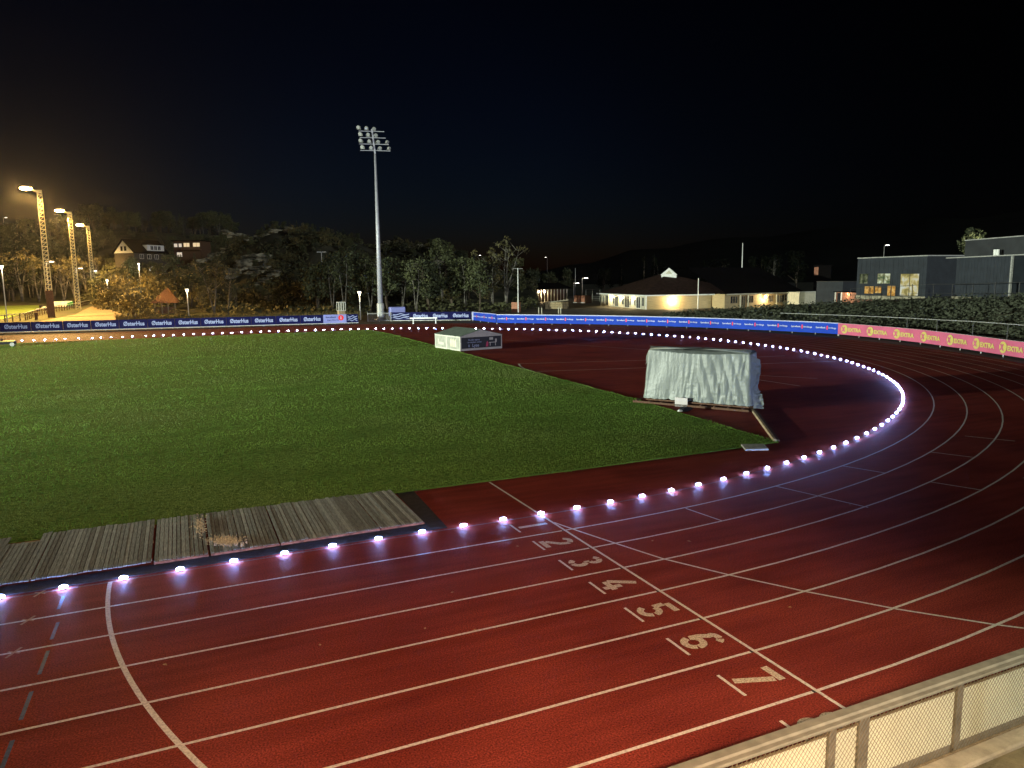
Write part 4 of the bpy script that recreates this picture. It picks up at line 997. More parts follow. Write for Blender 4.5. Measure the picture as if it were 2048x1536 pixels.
# rough grass verge behind the boards
vg = MB(); rr = random.Random(4)
for _ in range(9000):
    u = rr.uniform(225, 720); D = rr.uniform(111, 134) if u > 290 else rr.uniform(118, 140); p = HP(u, D); p.z = 0; h = rr.uniform(.2, .75); a = rr.uniform(0, 6.28); l = rr.uniform(.1, .4)
    vg.add([(p.x-.07*math.sin(a), p.y+.07*math.cos(a), 0), (p.x+.07*math.sin(a), p.y-.07*math.cos(a), 0), (p.x+l*math.cos(a), p.y+l*math.sin(a), h)], [(0, 1, 2)])
tag(vg.build('rough_grass', mat('dry_grass', (.07, .07, .025), .9, .4, .3, col2=(.2, .16, .07))), 'rough dry grass growing on the verge behind the navy boards', 'grass', None, 'stuff')
# ------------------------------------------------------------------ tall orange-lit lattice masts
M['sodium'] = glow('sodium_lamp', (1., .55, .16), 160)
def lattice_mast(u, v, D, label, uh, top=21.3, sleeve=False, pw=1.):
    p = AT(u, v, D); o = thing('lattice_mast', label, 'lamp mast', (p.x, p.y, 0), .15, 'tall lattice lamp masts by the football pitch')
    mb = MB(); h = .46
    for sx in (-1, 1):
        for sy in (-1, 1): mb.bar((sx*h, sy*h, 0), (sx*h*.72, sy*h*.72, top-.2), .11)
    n = 30
    for k in range(n):
        z0, z1 = top*k/n, top*(k+1)/n; a = h*(1-.28*k/n)
        for sy in (-1, 1):
            mb.bar((-a, sy*a, z0), (a, sy*a, z1), .075); mb.bar((-a, sy*a, z1-.05), (a, sy*a, z1-.05), .11)
            mb.bar((sy*a, a, z0), (sy*a, -a, z1), .07)
    mb.build('lattice', M['lattice'], o)
    dx = -1.7
    mb = MB(); mb.bar((.3, 0, top-.4), (dx-.3, 0, top+.35), .38, .3); mb.build('arm', M['lattice'], o)
    mb = MB(); mb.bev(dx-.8, dx+.55, -.4, .4, top+.22, top+.62, .08); hd = mb.build('lamp_head', M['galv'], o)
    mb = MB(); mb.smooth = True; mb.ico((dx-.15, -.05, top+.18), .55, 2, (1.7, 1., .55)); mb.build('lens', M['sodium'], hd)
    if sleeve:
        mb = MB(); mb.bev(-.55, .55, -.6, .55, 0, 4.6, .05); mb.build('base_sleeve', M['brownwood'], o)
    q = Matrix.Rotation(.15, 3, 'Z') @ Vector((dx-.2, -.1, 0))
    lamp('SPOT', 'sodium_light', (p.x+q.x, p.y+q.y, top-.35), P_SOD*pw, (1., .57, .16), .5, (p.x-7, p.y-5, 2), 174, .4, parent=o)
    return o
lattice_mast(103, 632, 150, 'nearest and tallest orange-lit lattice mast with a thick brown base', 72, sleeve=True, pw=1.2)
lattice_mast(156, 608, 192, 'middle one of the three orange-lit lattice masts', 137, pw=.8)
lattice_mast(189, 600, 236, 'farthest and shortest-looking orange-lit lattice mast', 170, pw=.35)

# ------------------------------------------------------------------ lamp posts
M['lamp_warm'] = glow('warm_lamp_glass', (1., .86, .62), 9); M['lamp_white'] = glow('cool_lamp_glass', (1., .95, .85), 12)
def lantern(u, vbase, vtop, label, D=None, z0=0., power=60, col=(1., .8, .5)):
    p = AT(u, vbase, D) if D else W(u, vbase); z0 = z0 if D else 0; D_ = DIST(p); h = AT(u, vtop, D_).z-z0
    o = thing('lantern_post', label, 'lamp post', (p.x, p.y, z0), 0, 'lit lantern posts')
    mb = MB(); mb.smooth = True; mb.tube([(0, 0, 0), (0, 0, h*.55), (0, 0, h-.55)], [.085, .07, .06], 8); mb.build('post', M['white'], o)
    mb = MB(); mb.smooth = True; mb.tube([(0, 0, h-.62), (0, 0, h-.1)], [.09, .24], 10); mb.build('lamp_glass', M['lamp_warm'], o)
    mb = MB(); mb.tube([(0, 0, h-.1), (0, 0, h)], [.34, .26], 10); mb.build('cap', M['galv'], o)
    lamp('POINT', 'lantern_light', (p.x, p.y-.45, z0+h-.7), power, col, .2, parent=o)
lantern(15, 646, 530, 'lit lantern post at the far left by the navy boards')
lantern(378, 637, 577, 'lit lantern post right of the hip-roofed wooden shelter')
lantern(721, 640, 582, 'lit lantern post just left of the floodlight mast')
lantern(217, 594, 559, 'lit lantern post behind the gravel path, right of the orange masts', 190, 1.4)
lantern(280, 560, 526, 'lit lantern post rising from the orange bushes below the white house', 205, 5., 1800, (1., .95, .8))
def street_lamp(u, v, D, side, label, power=150, z0=0.):
    p = AT(u, v, D); o = thing('street_lamp', label, 'street lamp', (p.x-side*1.1, p.y, z0), 0, 'street lamps far off'); h = p.z-z0
    mb = MB(); mb.tube([(0, 0, 0), (0, 0, h-.1)], [.09, .06], 6); mb.bar((0, 0, h-.1), (side*.7, 0, h+.05), .07); mb.build('pole', M['galv'], o)
    mb = MB(); mb.bev(side*1.1-.5, side*1.1+.5, -.2, .2, h-.02, h+.12, .04); hd = mb.build('lamp_head', M['galv'], o)
    mb = MB(); mb.box(side*1.1-.44, side*1.1+.44, -.22, .18, h-.1, h-.03); mb.build('lens', M['lamp_white'], hd)
    lamp('POINT', 'street_light', (p.x, p.y-.3, h+z0-.4), power, (1., .9, .7), .2, parent=o)
street_lamp(103, 523, 205, 1, 'white street lamp head just right of the nearest orange mast'); street_lamp(161, 536.5, 240, 1, 'white street lamp head right of the middle orange mast'); street_lamp(190, 541.5, 250, 1, 'white street lamp head right of the farthest orange mast')
street_lamp(1172, 556, 190, 1, 'globe-topped street lamp left of the pavilion', 200)
street_lamp(1154.5, 566, 205, 1, 'small lit lamp just left of the globe-topped street lamp', 60)
street_lamp(12, 435, 420, 1, 'tiny white lamp high on the dark slope at the far left', 5, 20); street_lamp(960, 510.5, 420, 1, 'tiny white lamp in the dark right of the hill', 5, 5); street_lamp(1091, 514.5, 430, -1, 'tiny warm lamp in the dark sky above the school yard', 5, 5)
street_lamp(1775, 490, 210, 1, 'small white lamp above the grey school block', 20, 3)
p = W(648, 617); D = DIST(p); h = AT(641, 505, D).z
o = thing('twin_lamp_post', 'unlit thin lamp post with two white heads in front of the hill', 'lamp post', (p.x, p.y, 0), -.42)
mb = MB(); mb.smooth = True; mb.tube([(0, 0, 0), (0, 0, h)], [.13, .08], 8); mb.build('pole', M['white'], o)
for s in (-1, 1):
    mb = MB(); mb.bev(.06 if s > 0 else -.95, .95 if s > 0 else -.06, -.2, .2, h, h+.2, .06); mb.build('lamp_head', M['white'], o)
def thin_pole(u, vbase, vtop, label, name='flagpole', D=None, cross=False):
    p = AT(u, vbase, D) if D else W(u, vbase); z0 = 0 if not D else p.z; h = AT(u, vtop, DIST(p)).z-z0
    o = thing(name, label, 'pole', (p.x, p.y, z0))
    mb = MB(); mb.tube([(0, 0, 0), (0, 0, h)], [.1, .06], 8); mb.build('pole', M['white'], o)
    mb = MB()
    if cross: mb.bar((-.9, 0, h-.1), (.9, 0, h-.1), .06)
    else: mb.ico((0, 0, h+.05), .09, 1)
    mb.build('crossarm' if cross else 'finial', M['galv'], o)
thin_pole(1036.5, 625, 536, 'thin pale pole beside the terracotta shed, with a short crossarm', 'pole', None, True)
thin_pole(1395.5, 618, 557, 'thin white flagpole at the right end of the pavilion')
thin_pole(1150.5, 605, 537, 'thin grey pole behind the timber container', 'pole')

# ------------------------------------------------------------------ wooden shelter
A = AT(306, 623, 150); B = AT(356, 622, 150); A.z = B.z = 0
o = thing('wooden_shelter', 'small open wooden shelter with a hipped plank roof below the orange bushes', 'shelter', (A.x, A.y, 0), math.atan2(B.y-A.y, B.x-A.x)); L = (B-A).length
for x in (.35, L*.37, L*.62, L-.4):
    for y in (.3, L*.8):
        mb = MB(); mb.box(x-.11, x+.11, y-.11, y+.11, 0, 2.05); mb.build('post', M['rawwood'], o)
mb = MB(); w = L+.5; e = 2.0; tp_ = 4.55; a = L/2; apx = L*.66; d = L*.85
for (p0, p1, q) in (((-.35, -.3), (L+.1, -.3), 0), ((L+.1, -.3), (L+.1, d), 1), ((L+.1, d), (-.35, d), 2), ((-.35, d), (-.35, -.3), 3)):
    n = 12
    for k in range(n):
        c0_ = Vector((p0[0]+(p1[0]-p0[0])*k/n, p0[1]+(p1[1]-p0[1])*k/n, e)); c1_ = Vector((p0[0]+(p1[0]-p0[0])*(k+.86)/n, p0[1]+(p1[1]-p0[1])*(k+.86)/n, e))
        t0 = Vector((apx-.35+.5*k/n, d*.45, tp_)) if q in (0, 2) else Vector((apx, d*.45, tp_)); t1 = t0+Vector((.04, 0, 0)); u_ = Vector((0, 0, .06+.02*(k % 2)))
        mb.add([c0_, c1_, t1, t0, c0_+u_, c1_+u_, t1+u_, t0+u_], [(0, 3, 2, 1), (4, 5, 6, 7), (0, 1, 5, 4), (1, 2, 6, 5), (3, 0, 4, 7)])
mb.bar((L*.64, d*.3, tp_+.25), (L+.3, -.2, e+.2), .16)
mb.build('roof', M['wood_red'], o)
mb = MB(); mb.box(.2, L-.2, L*.78, L*.82, 0, 1.2); mb.box(.3, L-.3, L*.55, L*.72, .4, .46); mb.build('back_bench', M['wood_red'], o)

# ------------------------------------------------------------------ houses on the hill
def house_frame(name, u0, u1, v, D0, D1, label, cat='house', zz=None):
    A, B = AT(u0, v, D0), AT(u1, v, D1); z = min(A.z, B.z) if zz is None else zz
    return thing(name, label, cat, (A.x, A.y, z), math.atan2(B.y-A.y, B.x-A.x)), math.hypot(B.x-A.x, B.y-A.y)
def gable_roof(mb, x0, x1, y0, y1, z0, z1, over=.4, th=.18, axis='x'):
    if axis == 'x':
        ym = (y0+y1)/2; k = (z1-z0)/(ym-y0)
        for ya, za, yb in ((y0-over, z0-over*k, ym), (y1+over, z0-over*k, ym)):
            vs = [(x0-over, ya, za), (x1+over, ya, za), (x1+over, yb, z1), (x0-over, yb, z1)]; mb.add(vs+[(a, b_, c+th) for a, b_, c in vs], [(0, 3, 2, 1), (4, 5, 6, 7), (0, 1, 5, 4), (1, 2, 6, 5), (2, 3, 7, 6), (3, 0, 4, 7)])
def window(o, x, z, w, h, frame='white', pane='glassdark', y=0., bars=1):
    f = MB(); b_ = .07
    f.box(x-w/2-b_, x+w/2+b_, y-.05, y-.003, z-h/2-b_, z-h/2); f.box(x-w/2-b_, x+w/2+b_, y-.05, y-.003, z+h/2, z+h/2+b_); f.box(x-w/2-b_, x-w/2, y-.05, y-.003, z-h/2, z+h/2); f.box(x+w/2, x+w/2+b_, y-.05, y-.003, z-h/2, z+h/2)
    for k in range(bars): xx = x-w/2+w*(k+1)/(bars+1); f.box(xx-.035, xx+.035, y-.045, y-.012, z-h/2, z+h/2)
    f = f.build('window', M[frame], o); p = MB(); p.box(x-w/2, x+w/2, y-.012, y-.004, z-h/2, z+h/2); p.build('pane', M[pane], f); return f
o, L = house_frame('white_house', 269, 336, 524, 238, 246, 'white gabled house with a black roof and a wide dormer on the hill')
Dp = 7.6
mb = MB(); mb.box(0, L, 0, Dp, -1.5, 2.8); mb.add([(0, 0, 2.8), (0, Dp, 2.8), (0, Dp/2, 6.3), (L, 0, 2.8), (L, Dp, 2.8), (L, Dp/2, 6.3)], [(0, 2, 1), (3, 4, 5), (0, 3, 5, 2), (1, 2, 5, 4)]); mb.build('wall', M['housewall'], o)
mb = MB(); gable_roof(mb, 0, L, 0, Dp, 2.9, 6.4, .45); mb.build('roof', M['roof'], o)
mb = MB(); mb.box(L*.42, L*.93, .3, 3.9, 3.2, 5.0); mb.build('dormer', M['white'], o)
mb = MB(); mb.box(L*.4, L*.95, .0, 4.0, 5.02, 5.2); mb.build('dormer_roof', M['roof'], o)
for k in range(3): window(o, L*(.56+.11*k), 4.15, .95, 1.1, y=.3)
for x in (L*.22, L*.44, L*.66): window(o, x, 1.6, 1.2, 1.2)
mb = MB(); mb.add([(-.06, 0, 2.6), (-.06, Dp, 2.6), (-.06, Dp/2, 6.2)], [(0, 2, 1)]); mb.build('gable', M['white'], o)
for y in (2.7, 4.1):
    mb = MB(); mb.box(-.12, -.065, y, y+.8, 3.2, 4.5); mb.build('window', M['glassdark'], o)
M['win_warm'] = glow('lit_room_window', (1., .74, .42), .85)
M['win_peach'] = glow('lit_hall_window', (1., .82, .62), .8)
o, L = house_frame('lit_house', 349, 402, 515, 262, 258, 'dark hill house with lit windows and a lit lower room')
mb = MB(); mb.box(0, L, 0, 7, -2.5, 5.2); mb.build('wall', M['brownwood'], o)
mb = MB(); mb.box(-.5, L+.5, -.8, 7.4, 5.22, 5.5); mb.build('roof', M['roof'], o)
for x, w in ((L*.08, 1.), (L*.25, .9)): window(o, x, 3.9, w, 1., 'white', 'win_peach')
window(o, L*.49, 4., 1.9, 1.2, 'rawwood', 'win_warm'); window(o, L*.86, 4., 2.2, 1.2, 'rawwood', 'win_warm')
window(o, L*.2, 1., 1.6, 1.3, 'white', 'win_peach')
mb = MB(); mb.box(L*.35, L*1.05, -1.4, 0, 2.4, 2.6); mb.box(L*.35, L*1.05, -1.45, -1.4, 2.6, 3.2); mb.build('balcony', M['wood_red'], o)

# ------------------------------------------------------------------ fences and things by the football pitch
def rail_fence(name, pts, h, label, m_rail, m_post, step=2.2, mid=True):
    P_ = Path([(p.x, p.y) for p in pts]); o = thing(name, label, 'fence', (0, 0, 0))
    mb = MB()
    for k in range(len(P_.p)-1):
        mb.bar(P_.p[k]+Vector((0, 0, h)), P_.p[k+1]+Vector((0, 0, h)), .12)
    mb.build('top_rail', M[m_rail], o)
    if mid:
        mb = MB()
        for k in range(len(P_.p)-1): mb.bar(P_.p[k]+Vector((0, 0, h*.5)), P_.p[k+1]+Vector((0, 0, h*.5)), .06)
        mb.build('mid_rail', M[m_rail], o)
    n = int(P_.L/step)
    for k in range(min(n+1, 60)):
        p, _ = P_.at(min(P_.L, k*step)); q = MB(); q.box(p.x-.07, p.x+.07, p.y-.07, p.y+.07, 0, h+.05); q.build('post', M[m_post], o)
    return o
rail_fence('rail_fence', [W(-40, 652), W(50, 641), W(78, 631), W(104, 625), W(146, 618), W(162, 614), W(196, 604)], 1.15, 'pale rail fence on brown posts along the football pitch', 'cream', 'brownwood', 2.6)
A, B = W(-30, 606.5), W(152, 604.5)
o = thing('timber_fence', 'long orange-lit timber fence along the far side of the football pitch', 'fence', (A.x, A.y, 0), math.atan2(B.y-A.y, B.x-A.x)); L = (B-A).length
mb = MB(); mb.box(0, L*.57, 0, .06, .1, 1.3)
for k in range(3): mb.box(0, L*.57, -.02, .0, .2+k*.38, .5+k*.38)
mb.build('boards', M['terracotta'], o)
for k in range(12):
    mb = MB(); mb.box(k*L/11-.09, k*L/11+.09, .07, .25, 0, 2.7); mb.build('post', M['rawwood'], o)
mb = MB(); mb.bar((0, .16, 2.6), (L, .16, 2.6), .1); mb.build('top_rail', M['rawwood'], o)
A, B = W(108, 617), W(146, 615)
o = thing('fence_banner', 'white and green cloth banner hung along the pitch rail fence', 'banner', (A.x, A.y+.3, 0), math.atan2(B.y-A.y, B.x-A.x)); L = (B-A).length
mb = MB(); mb.smooth = True; n = 24
mb.add([(L*i/n, .1*math.sin(i*1.3)+.05*j, .35+j*.42) for i in range(n+1) for j in range(4)], [(i*4+j, i*4+4+j, i*4+5+j, i*4+j+1) for i in range(n) for j in range(3)])
mb.build('cloth', M['white'], o)
mb = MB(); mb.prism([(L*.66, .45), (L*.98, .55), (L*.98, 1.5), (L*.66, 1.1)], -.16, -.13, Matrix(((1, 0, 0, 0), (0, 0, 1, 0), (0, 1, 0, 0), (0, 0, 0, 1)))); mb.build('print', M['ink_green'], o)
p = W(86, 622)
o = thing('equipment_pile', 'pile of dark and white sports bags beside the brown mast base', 'bags', (p.x, p.y+.6, 0))
rr = random.Random(2)
for k in range(7):
    mb = MB(); mb.smooth = True; mb.ico((rr.uniform(-1.1, 1.), rr.uniform(-.4, .4), .3+.35*(k // 3)), .34, 2, (1.4, 1, .8), .25, k); mb.build('bag', M[('black', 'lilac', 'black', 'white', 'navy', 'white', 'black')[k]], o)
p = W(73, 640)
o = thing('stump_post', 'short thick brown post standing in front of the rail fence', 'post', (p.x, p.y, 0))
mb = MB(); mb.tube([(0, 0, 0), (.02, 0, 1.2)], [.22, .2], 10); mb.build('post', M['brownwood'], o)
mb = MB(); mb.tube([(.02, 0, 1.2), (.02, 0, 1.28)], [.24, .2], 10); mb.build('cap', M['rawwood'], o)
# ------------------------------------------------------------------ school yard beyond the bend
sheet('school_yard', [(p.x, p.y) for p in (W(960, 638), W(1200, 641), W(1470, 641), W(1640, 641), W(1760, 604), W(1720, 592), W(1200, 588), W(1000, 603))], .004, M['yard'])
M['porch'] = glow('porch_lamp', (1., .78, .42), 26); M['porch_dim'] = glow('far_porch_lamp', (1., .75, .5), 10)
def wall_lamp(o, x, y, z, power, face=-1, col=(1., .74, .36), r=.17, m_='porch'):
    f = MB(); f.box(x-.06, x+.06, min(y, y-.1*face), max(y, y-.1*face), z-.05, z+.12); f = f.build('wall_lamp', M['darksteel'], o)
    g_ = MB(); g_.smooth = True; g_.ico((x, y+face*.16, z), r, 2, (1, .8, 1.)); g_.build('lamp_glass', M[m_], f)
    bpy.context.view_layer.update()
    q = o.matrix_world @ Vector((x, y+face*.5, z-.1)); lamp('POINT', 'wall_light', q, power, col, .12, parent=o)

# hip-roofed pavilion: local x runs along the bright left wall towards the corner
C1 = W(1292, 619); C0 = W(1202, 611)
dv = (C1-C0); L = dv.length; o = thing('pavilion', 'low hip-roofed pavilion with lamps on its pale wall and a white roof gable', 'building', (C0.x, C0.y, 0), math.atan2(dv.y, dv.x))
Dp = 13.2; H = 2.45
mb = MB(); mb.box(0, L-.02, 0, Dp-.5, 0, H); mb.build('wall', M['paleside'], o)
mb = MB()
for k in range(12): mb.box(L-.02, L+.02+.012*(k % 2), .12, Dp, k*H/12, (k+1)*H/12)
mb.build('side_wall', M['siding'], o)
mb = MB(); mb.box(L-.14, L+.06, -.06, .12, 0, H); mb.box(-.06, .1, -.06, .1, 0, H); mb.build('corner_board', M['white'], o)
gp = AT(1338, 549, 150); bpy.context.view_layer.update(); q = o.matrix_world.inverted() @ gp
ax, ay, az = q.x-1.2, q.y+.1, q.z+.15
mb = MB(); ov = .7; ez = H+.12; big = Dp+9
base = [(-ov, -ov), (L+ov, -ov), (L+ov, big), (-ov, big)]
ridge = [Vector((ax, ay, az)), Vector((ax-6, ay+1.5, az))]
mb.add([(base[0][0], base[0][1], ez), (base[1][0], base[1][1], ez), (base[2][0], base[2][1], ez), (base[3][0], base[3][1], ez), ridge[0], ridge[1]], [(0, 1, 4), (1, 2, 5, 4), (2, 3, 5), (3, 0, 4, 5)])
mb.build('roof', M['roofbrown'], o)
mb = MB(); mb.box(-ov, L+ov, -ov-.03, -ov+.05, ez-.2, ez+.02); mb.box(L+ov-.05, L+ov+.03, -ov, Dp, ez-.2, ez+.02); mb.box(-ov, L+ov-.06, -ov+.06, .0, ez-.16, ez-.1); mb.box(L+.04, L+ov-.06, 0, Dp, ez-.16, ez-.1); mb.build('eaves', M['white'], o)
# little gable on the ridge, looking at the track
e_ = (o.matrix_world.inverted().to_3x3() @ Vector((.8, -.6, 0))).normalized(); bk_ = Vector((-e_.y, e_.x, 0)); q = q-bk_*1.2
gw, gh = 1.45, 1.22
def gp_(x, y, z): return q+e_*x+bk_*y+Vector((0, 0, z))
mb = MB(); mb.add([gp_(-gw, 0, 0), gp_(gw, 0, 0), gp_(0, 0, gh), gp_(-gw, 2.4, 0), gp_(gw, 2.4, 0), gp_(0, 2.4, gh), gp_(-gw, 0, -.9), gp_(gw, 0, -.9), gp_(-gw, 2.4, -.9), gp_(gw, 2.4, -.9)], [(0, 1, 2), (3, 5, 4), (6, 7, 1, 0), (0, 2, 5, 3), (1, 4, 5, 2), (6, 0, 3, 8), (7, 9, 4, 1)]); gb = mb.build('gable', M['white'], o)
mb = MB(); mb.add([gp_(-gw*.45, -.04, .12), gp_(gw*.45, -.04, .12), gp_(0, -.04, gh*.66)], [(0, 1, 2)]); mb.build('louvre', M['paleside'], gb)
mb = MB()
for s_ in (-1, 1): mb.add([gp_(s_*(gw+.15), -.02, -.05), gp_(0, -.02, gh+.1), gp_(0, 2.5, gh+.1), gp_(s_*(gw+.15), 2.5, -.05), gp_(s_*(gw+.15), -.02, -.11), gp_(0, -.02, gh+.03), gp_(0, 2.5, gh+.03), gp_(s_*(gw+.15), 2.5, -.11)], [(0, 1, 2, 3), (4, 7, 6, 5), (0, 4, 5, 1)])
mb.build('gable_roof', M['white'], o)
def loc_x(u, zz, obj, L_):              # local x on the front wall for a column of the survey
    bpy.context.view_layer.update()
    return min((abs(px_u(obj.matrix_world @ Vector((k*L_/200, 0, zz)))-u), k*L_/200) for k in range(201))[1]
for u, w in ((1207.5, .9), (1214, 1.5), (1227.5, .8), (1233.5, 1.6), (1246, .8), (1254, 2.0), (1261, .7), (1269.5, .6), (1286, .9)):
    window(o, loc_x(u, 1.3, o, L), 1.35 if w < 1 else 1.15, w, 1.5 if w < 1 else 2.0, 'cream', 'glassdark', 0, 1 if w < 1.6 else 2)
x = loc_x(1277, 1.2, o, L); f = window(o, x, 1.15, 1.7, 2.0, 'white', 'glassdark', -.01, 1)
for u in (1222, 1242, 1266): wall_lamp(o, loc_x(u, 2, o, L), 0, 1.98, P_WALL*.45)
# lamp on the tan side wall (faces +x)
bpy.context.view_layer.update(); inv = o.matrix_world.inverted()
yy = min((abs(px_u(o.matrix_world @ Vector((L, k*.05, 1.5)))-1344), k*.05) for k in range(260))[1]
f = MB(); f.box(L+.02, L+.14, yy-.08, yy+.08, 1.5, 1.7); f = f.build('wall_lamp', M['darksteel'], o)
g_ = MB(); g_.smooth = True; g_.ico((L+.2, yy, 1.5), .26, 2); g_.build('lamp_glass', M['porch'], f)
lamp('POINT', 'wall_light', o.matrix_world @ Vector((L+.75, yy, 1.5)), P_WALL*1.3, (1., .74, .36), .15, parent=o)
# lit link and long low wing
o, L = house_frame('link_building', 1392, 1448, 616, 147, 141, 'bright cream link building with two windows beside the flagpole', 'building', 0.)
mb = MB(); mb.box(0, L, 0, 6, 0, 2.5); mb.build('wall', M['paleside'], o)
mb = MB(); mb.box(-.3, L+.2, -.9, 6.4, 2.52, 2.75); mb.build('roof', M['roof'], o)
window(o, L*.24, 1.5, 1.3, 1.3); window(o, L*.62, 1.45, 1.7, 1.5, 'white', 'glassdark', 0, 2)
mb = MB(); mb.box(L*.42, L*.47, -.3, -.1, 0, 2.5); mb.build('post', M['white'], o)
wall_lamp(o, L*.5, -.35, 2.2, P_WALL*.9)
o, L = house_frame('long_wing', 1449, 1597, 617, 139, 156, 'long low tan building wing with one bright porch lamp', 'building', 0.)
mb = MB(); mb.box(0, L, 0, 12, 0, 2.55); mb.build('wall', M['siding'], o)
mb = MB(); vs = [(-.5, -.9, 2.6), (L+.5, -.9, 2.6), (L+8, 16, 7.6), (7, 16, 7.6), (L+8, 30, 7.6), (9, 30, 7.6)]; mb.add(vs, [(0, 1, 2, 3), (3, 2, 4, 5)]); mb.build('roof', M['roof'], o)
mb = MB(); mb.box(-.5, L+.5, -.95, -.85, 2.4, 2.62); mb.build('eaves', M['paleside'], o)
for u, w, h, z in ((1468, 1.9, 1.2, 1.5), (1484, 1.5, 2., 1.1), (1500, 1.7, 1.2, 1.5), (1541, 1.3, 1.2, 1.5), (1561, 2., 1.3, 1.4), (1575, 1.8, 1.1, 1.6)): window(o, loc_x(u, z, o, L), z, w, h, 'rawwood', 'glassdark', 0, 2)
for u in (1477, 1493, 1549):
    x = loc_x(u, 1, o, L); mb = MB(); mb.box(x-.08, x+.08, -.5, -.35, 0, 2.4); mb.build('post', M['paleside'], o)
wall_lamp(o, loc_x(1527, 2, o, L), -.3, 1.85, P_WALL*1.0, r=.26)
mb = MB(); x = loc_x(1590, 1, o, L); mb.box(x-.5, x+.5, -.02, -.005, .0, 2.1); mb.build('door', M['black'], o)
o, L = house_frame('cream_container', 1598, 1630, 608, 150, 153, 'plain cream container between the long wing and the grey shed', 'container')
mb = MB(); mb.bev(0, L, 0, 3, 0, 2.35, .05); mb.build('body', M['paleside'], o)
mb = MB(); mb.box(-.05, L+.05, -.06, 0, 2.25, 2.42); mb.box(-.05, .08, -.05, .0, 0, 2.25); mb.box(L-.08, L+.05, -.05, 0, 0, 2.25); mb.build('frame', M['cream'], o)
o, L = house_frame('grey_shed', 1632, 1684, 608, 146, 143, 'tall grey boarded shed right of the cream container', 'shed')
mb = MB()
for k in range(26): mb.box(k*L/26, (k+.9)*L/26, -.03, 0, 0, 3.95)
mb.box(0, L, 0, 4, 0, 3.95); mb.build('wall', M['grey'], o)
mb = MB(); mb.box(-.1, L+.1, -.1, 4.1, 3.96, 4.1); mb.build('roof', M['darksteel'], o)
mb = MB(); mb.box(L-1.5, L-.2, -.06, -.035, 0, 2.); mb.build('door', M['brownwood'], o)
o, L = house_frame('terracotta_hut', 1672, 1712, 607, 138, 134, 'low terracotta-lit hut with white posts left of the grey school block', 'hut')
mb = MB(); mb.box(0, L, 0, 3, 0, 1.9); mb.build('wall', M['terracotta'], o)
mb = MB(); mb.box(-.2, L+.2, -.5, 3.2, 1.92, 2.05); mb.build('roof', M['roof'], o)
for x in (.1, L*.33):
    mb = MB(); mb.box(x-.07, x+.07, -.35, -.2, 0, 1.9); mb.build('post', M['white'], o)
mb = MB(); mb.box(.25, L*.3, -.02, -.004, 0, 1.8); mb.build('door', M['black'], o)
wall_lamp(o, L*.6, -.0, 1.7, P_WALL*.1, r=.05, m_='porch_dim', col=(1, .7, .4))
p = W(1527, 616)
o = thing('picnic_table', 'small pale picnic table in front of the bright porch lamp', 'table', (p.x, p.y, 0), .3)
mb = MB(); mb.box(-.9, .9, -.38, .38, .7, .76); mb.build('table_top', M['white'], o)
for y in (-.75, .75):
    mb = MB(); mb.box(-.9, .9, y-.14, y+.14, .42, .47); mb.build('seat', M['white'], o)
for x in (-.65, .65):
    mb = MB(); mb.bar((x, -.7, 0), (x, -.25, .7), .08); mb.bar((x, .7, 0), (x, .25, .7), .08); mb.bar((x, -.75, .42), (x, .75, .42), .06); mb.build('leg', M['rawwood'], o)
thin_pole(1484, 535, 487, 'bare thin mast standing on the long dark roof', 'roof_mast', 160)
o, L = house_frame('red_gable_house', 1628, 1662, 548, 190, 190, 'dim red gable showing above the long dark roof', 'house', 0.)
zt = AT(1630, 530, 190).z
mb = MB(); mb.box(0, L, 0, 8, 0, zt-.2); mb.build('wall', M['roof'], o); mb = MB(); mb.box(-.3, L*.45, -.3, 8.3, zt-.18, zt+.05); mb.box(L*.45, L+.3, -.3, 8.3, zt-.18, zt-.05); mb.build('roof', M['roof'], o)
mb = MB(); mb.box(0, L*.25, -.05, -.01, zt-2.4, zt-.5); mb.build('gable', M['terracotta'], o)

# grey school block with lit windows
def wtex(name, a, b_, c_, s, e):
    m = bpy.data.materials.new(name); m.use_nodes = True; t = NT(m); t.n.clear(); tc = t.new('ShaderNodeTexCoord'); nz = t.new('ShaderNodeTexNoise', i_Scale=s, i_Detail=2.); t.link(tc.outputs['Object'], nz.inputs['Vector'])
    cr = t.new('ShaderNodeValToRGB'); el = cr.color_ramp.elements; el[0].position = .38; el[1].position = .62; el[0].color = (*a, 1); el[1].color = (*b_, 1); x = el.new(.5); x.color = (*c_, 1)
    t.link(nz.outputs['Fac'], cr.inputs['Fac']); em = t.new('ShaderNodeEmission', i_Strength=e); t.link(cr.outputs['Color'], em.inputs['Color']); ou = t.new('ShaderNodeOutputMaterial'); t.link(em.outputs[0], ou.inputs[0]); return m
M['room_green'] = wtex('lit_room_upstairs', (.12, .17, .08), (.75, .85, .6), (.4, .42, .22), 1.6, .75)
M['room_dim'] = wtex('dim_room_upstairs', (.03, .05, .02), (.3, .33, .2), (.12, .14, .07), 1.4, .6)
M['room_amber'] = wtex('lit_room_downstairs', (.4, .2, .04), (.95, .62, .2), (.8, .42, .09), 2.2, .7)
M['room_tall'] = wtex('lit_stair_hall', (.35, .3, .1), (.8, .85, .7), (.7, .6, .25), 1.1, .7)
GZ = AT(1780, 597, 113).z
o, L = house_frame('school_block', 1712, 1850, 597, 118, 110, 'two-storey grey school block with six lit windows', 'building', GZ)
H = 5.5
mb = MB()
for k in range(44): mb.box(k*L/44, (k+.93)*L/44, -.03-.01*(k % 3), 0, .35, H)
mb.box(0, L, 0, 8, .1, H); mb.build('wall', M['grey'], o)
mb = MB(); mb.box(-.05, L+.05, -.08, 8, H+.01, H+.14); mb.build('roof_edge', M['galv'], o)
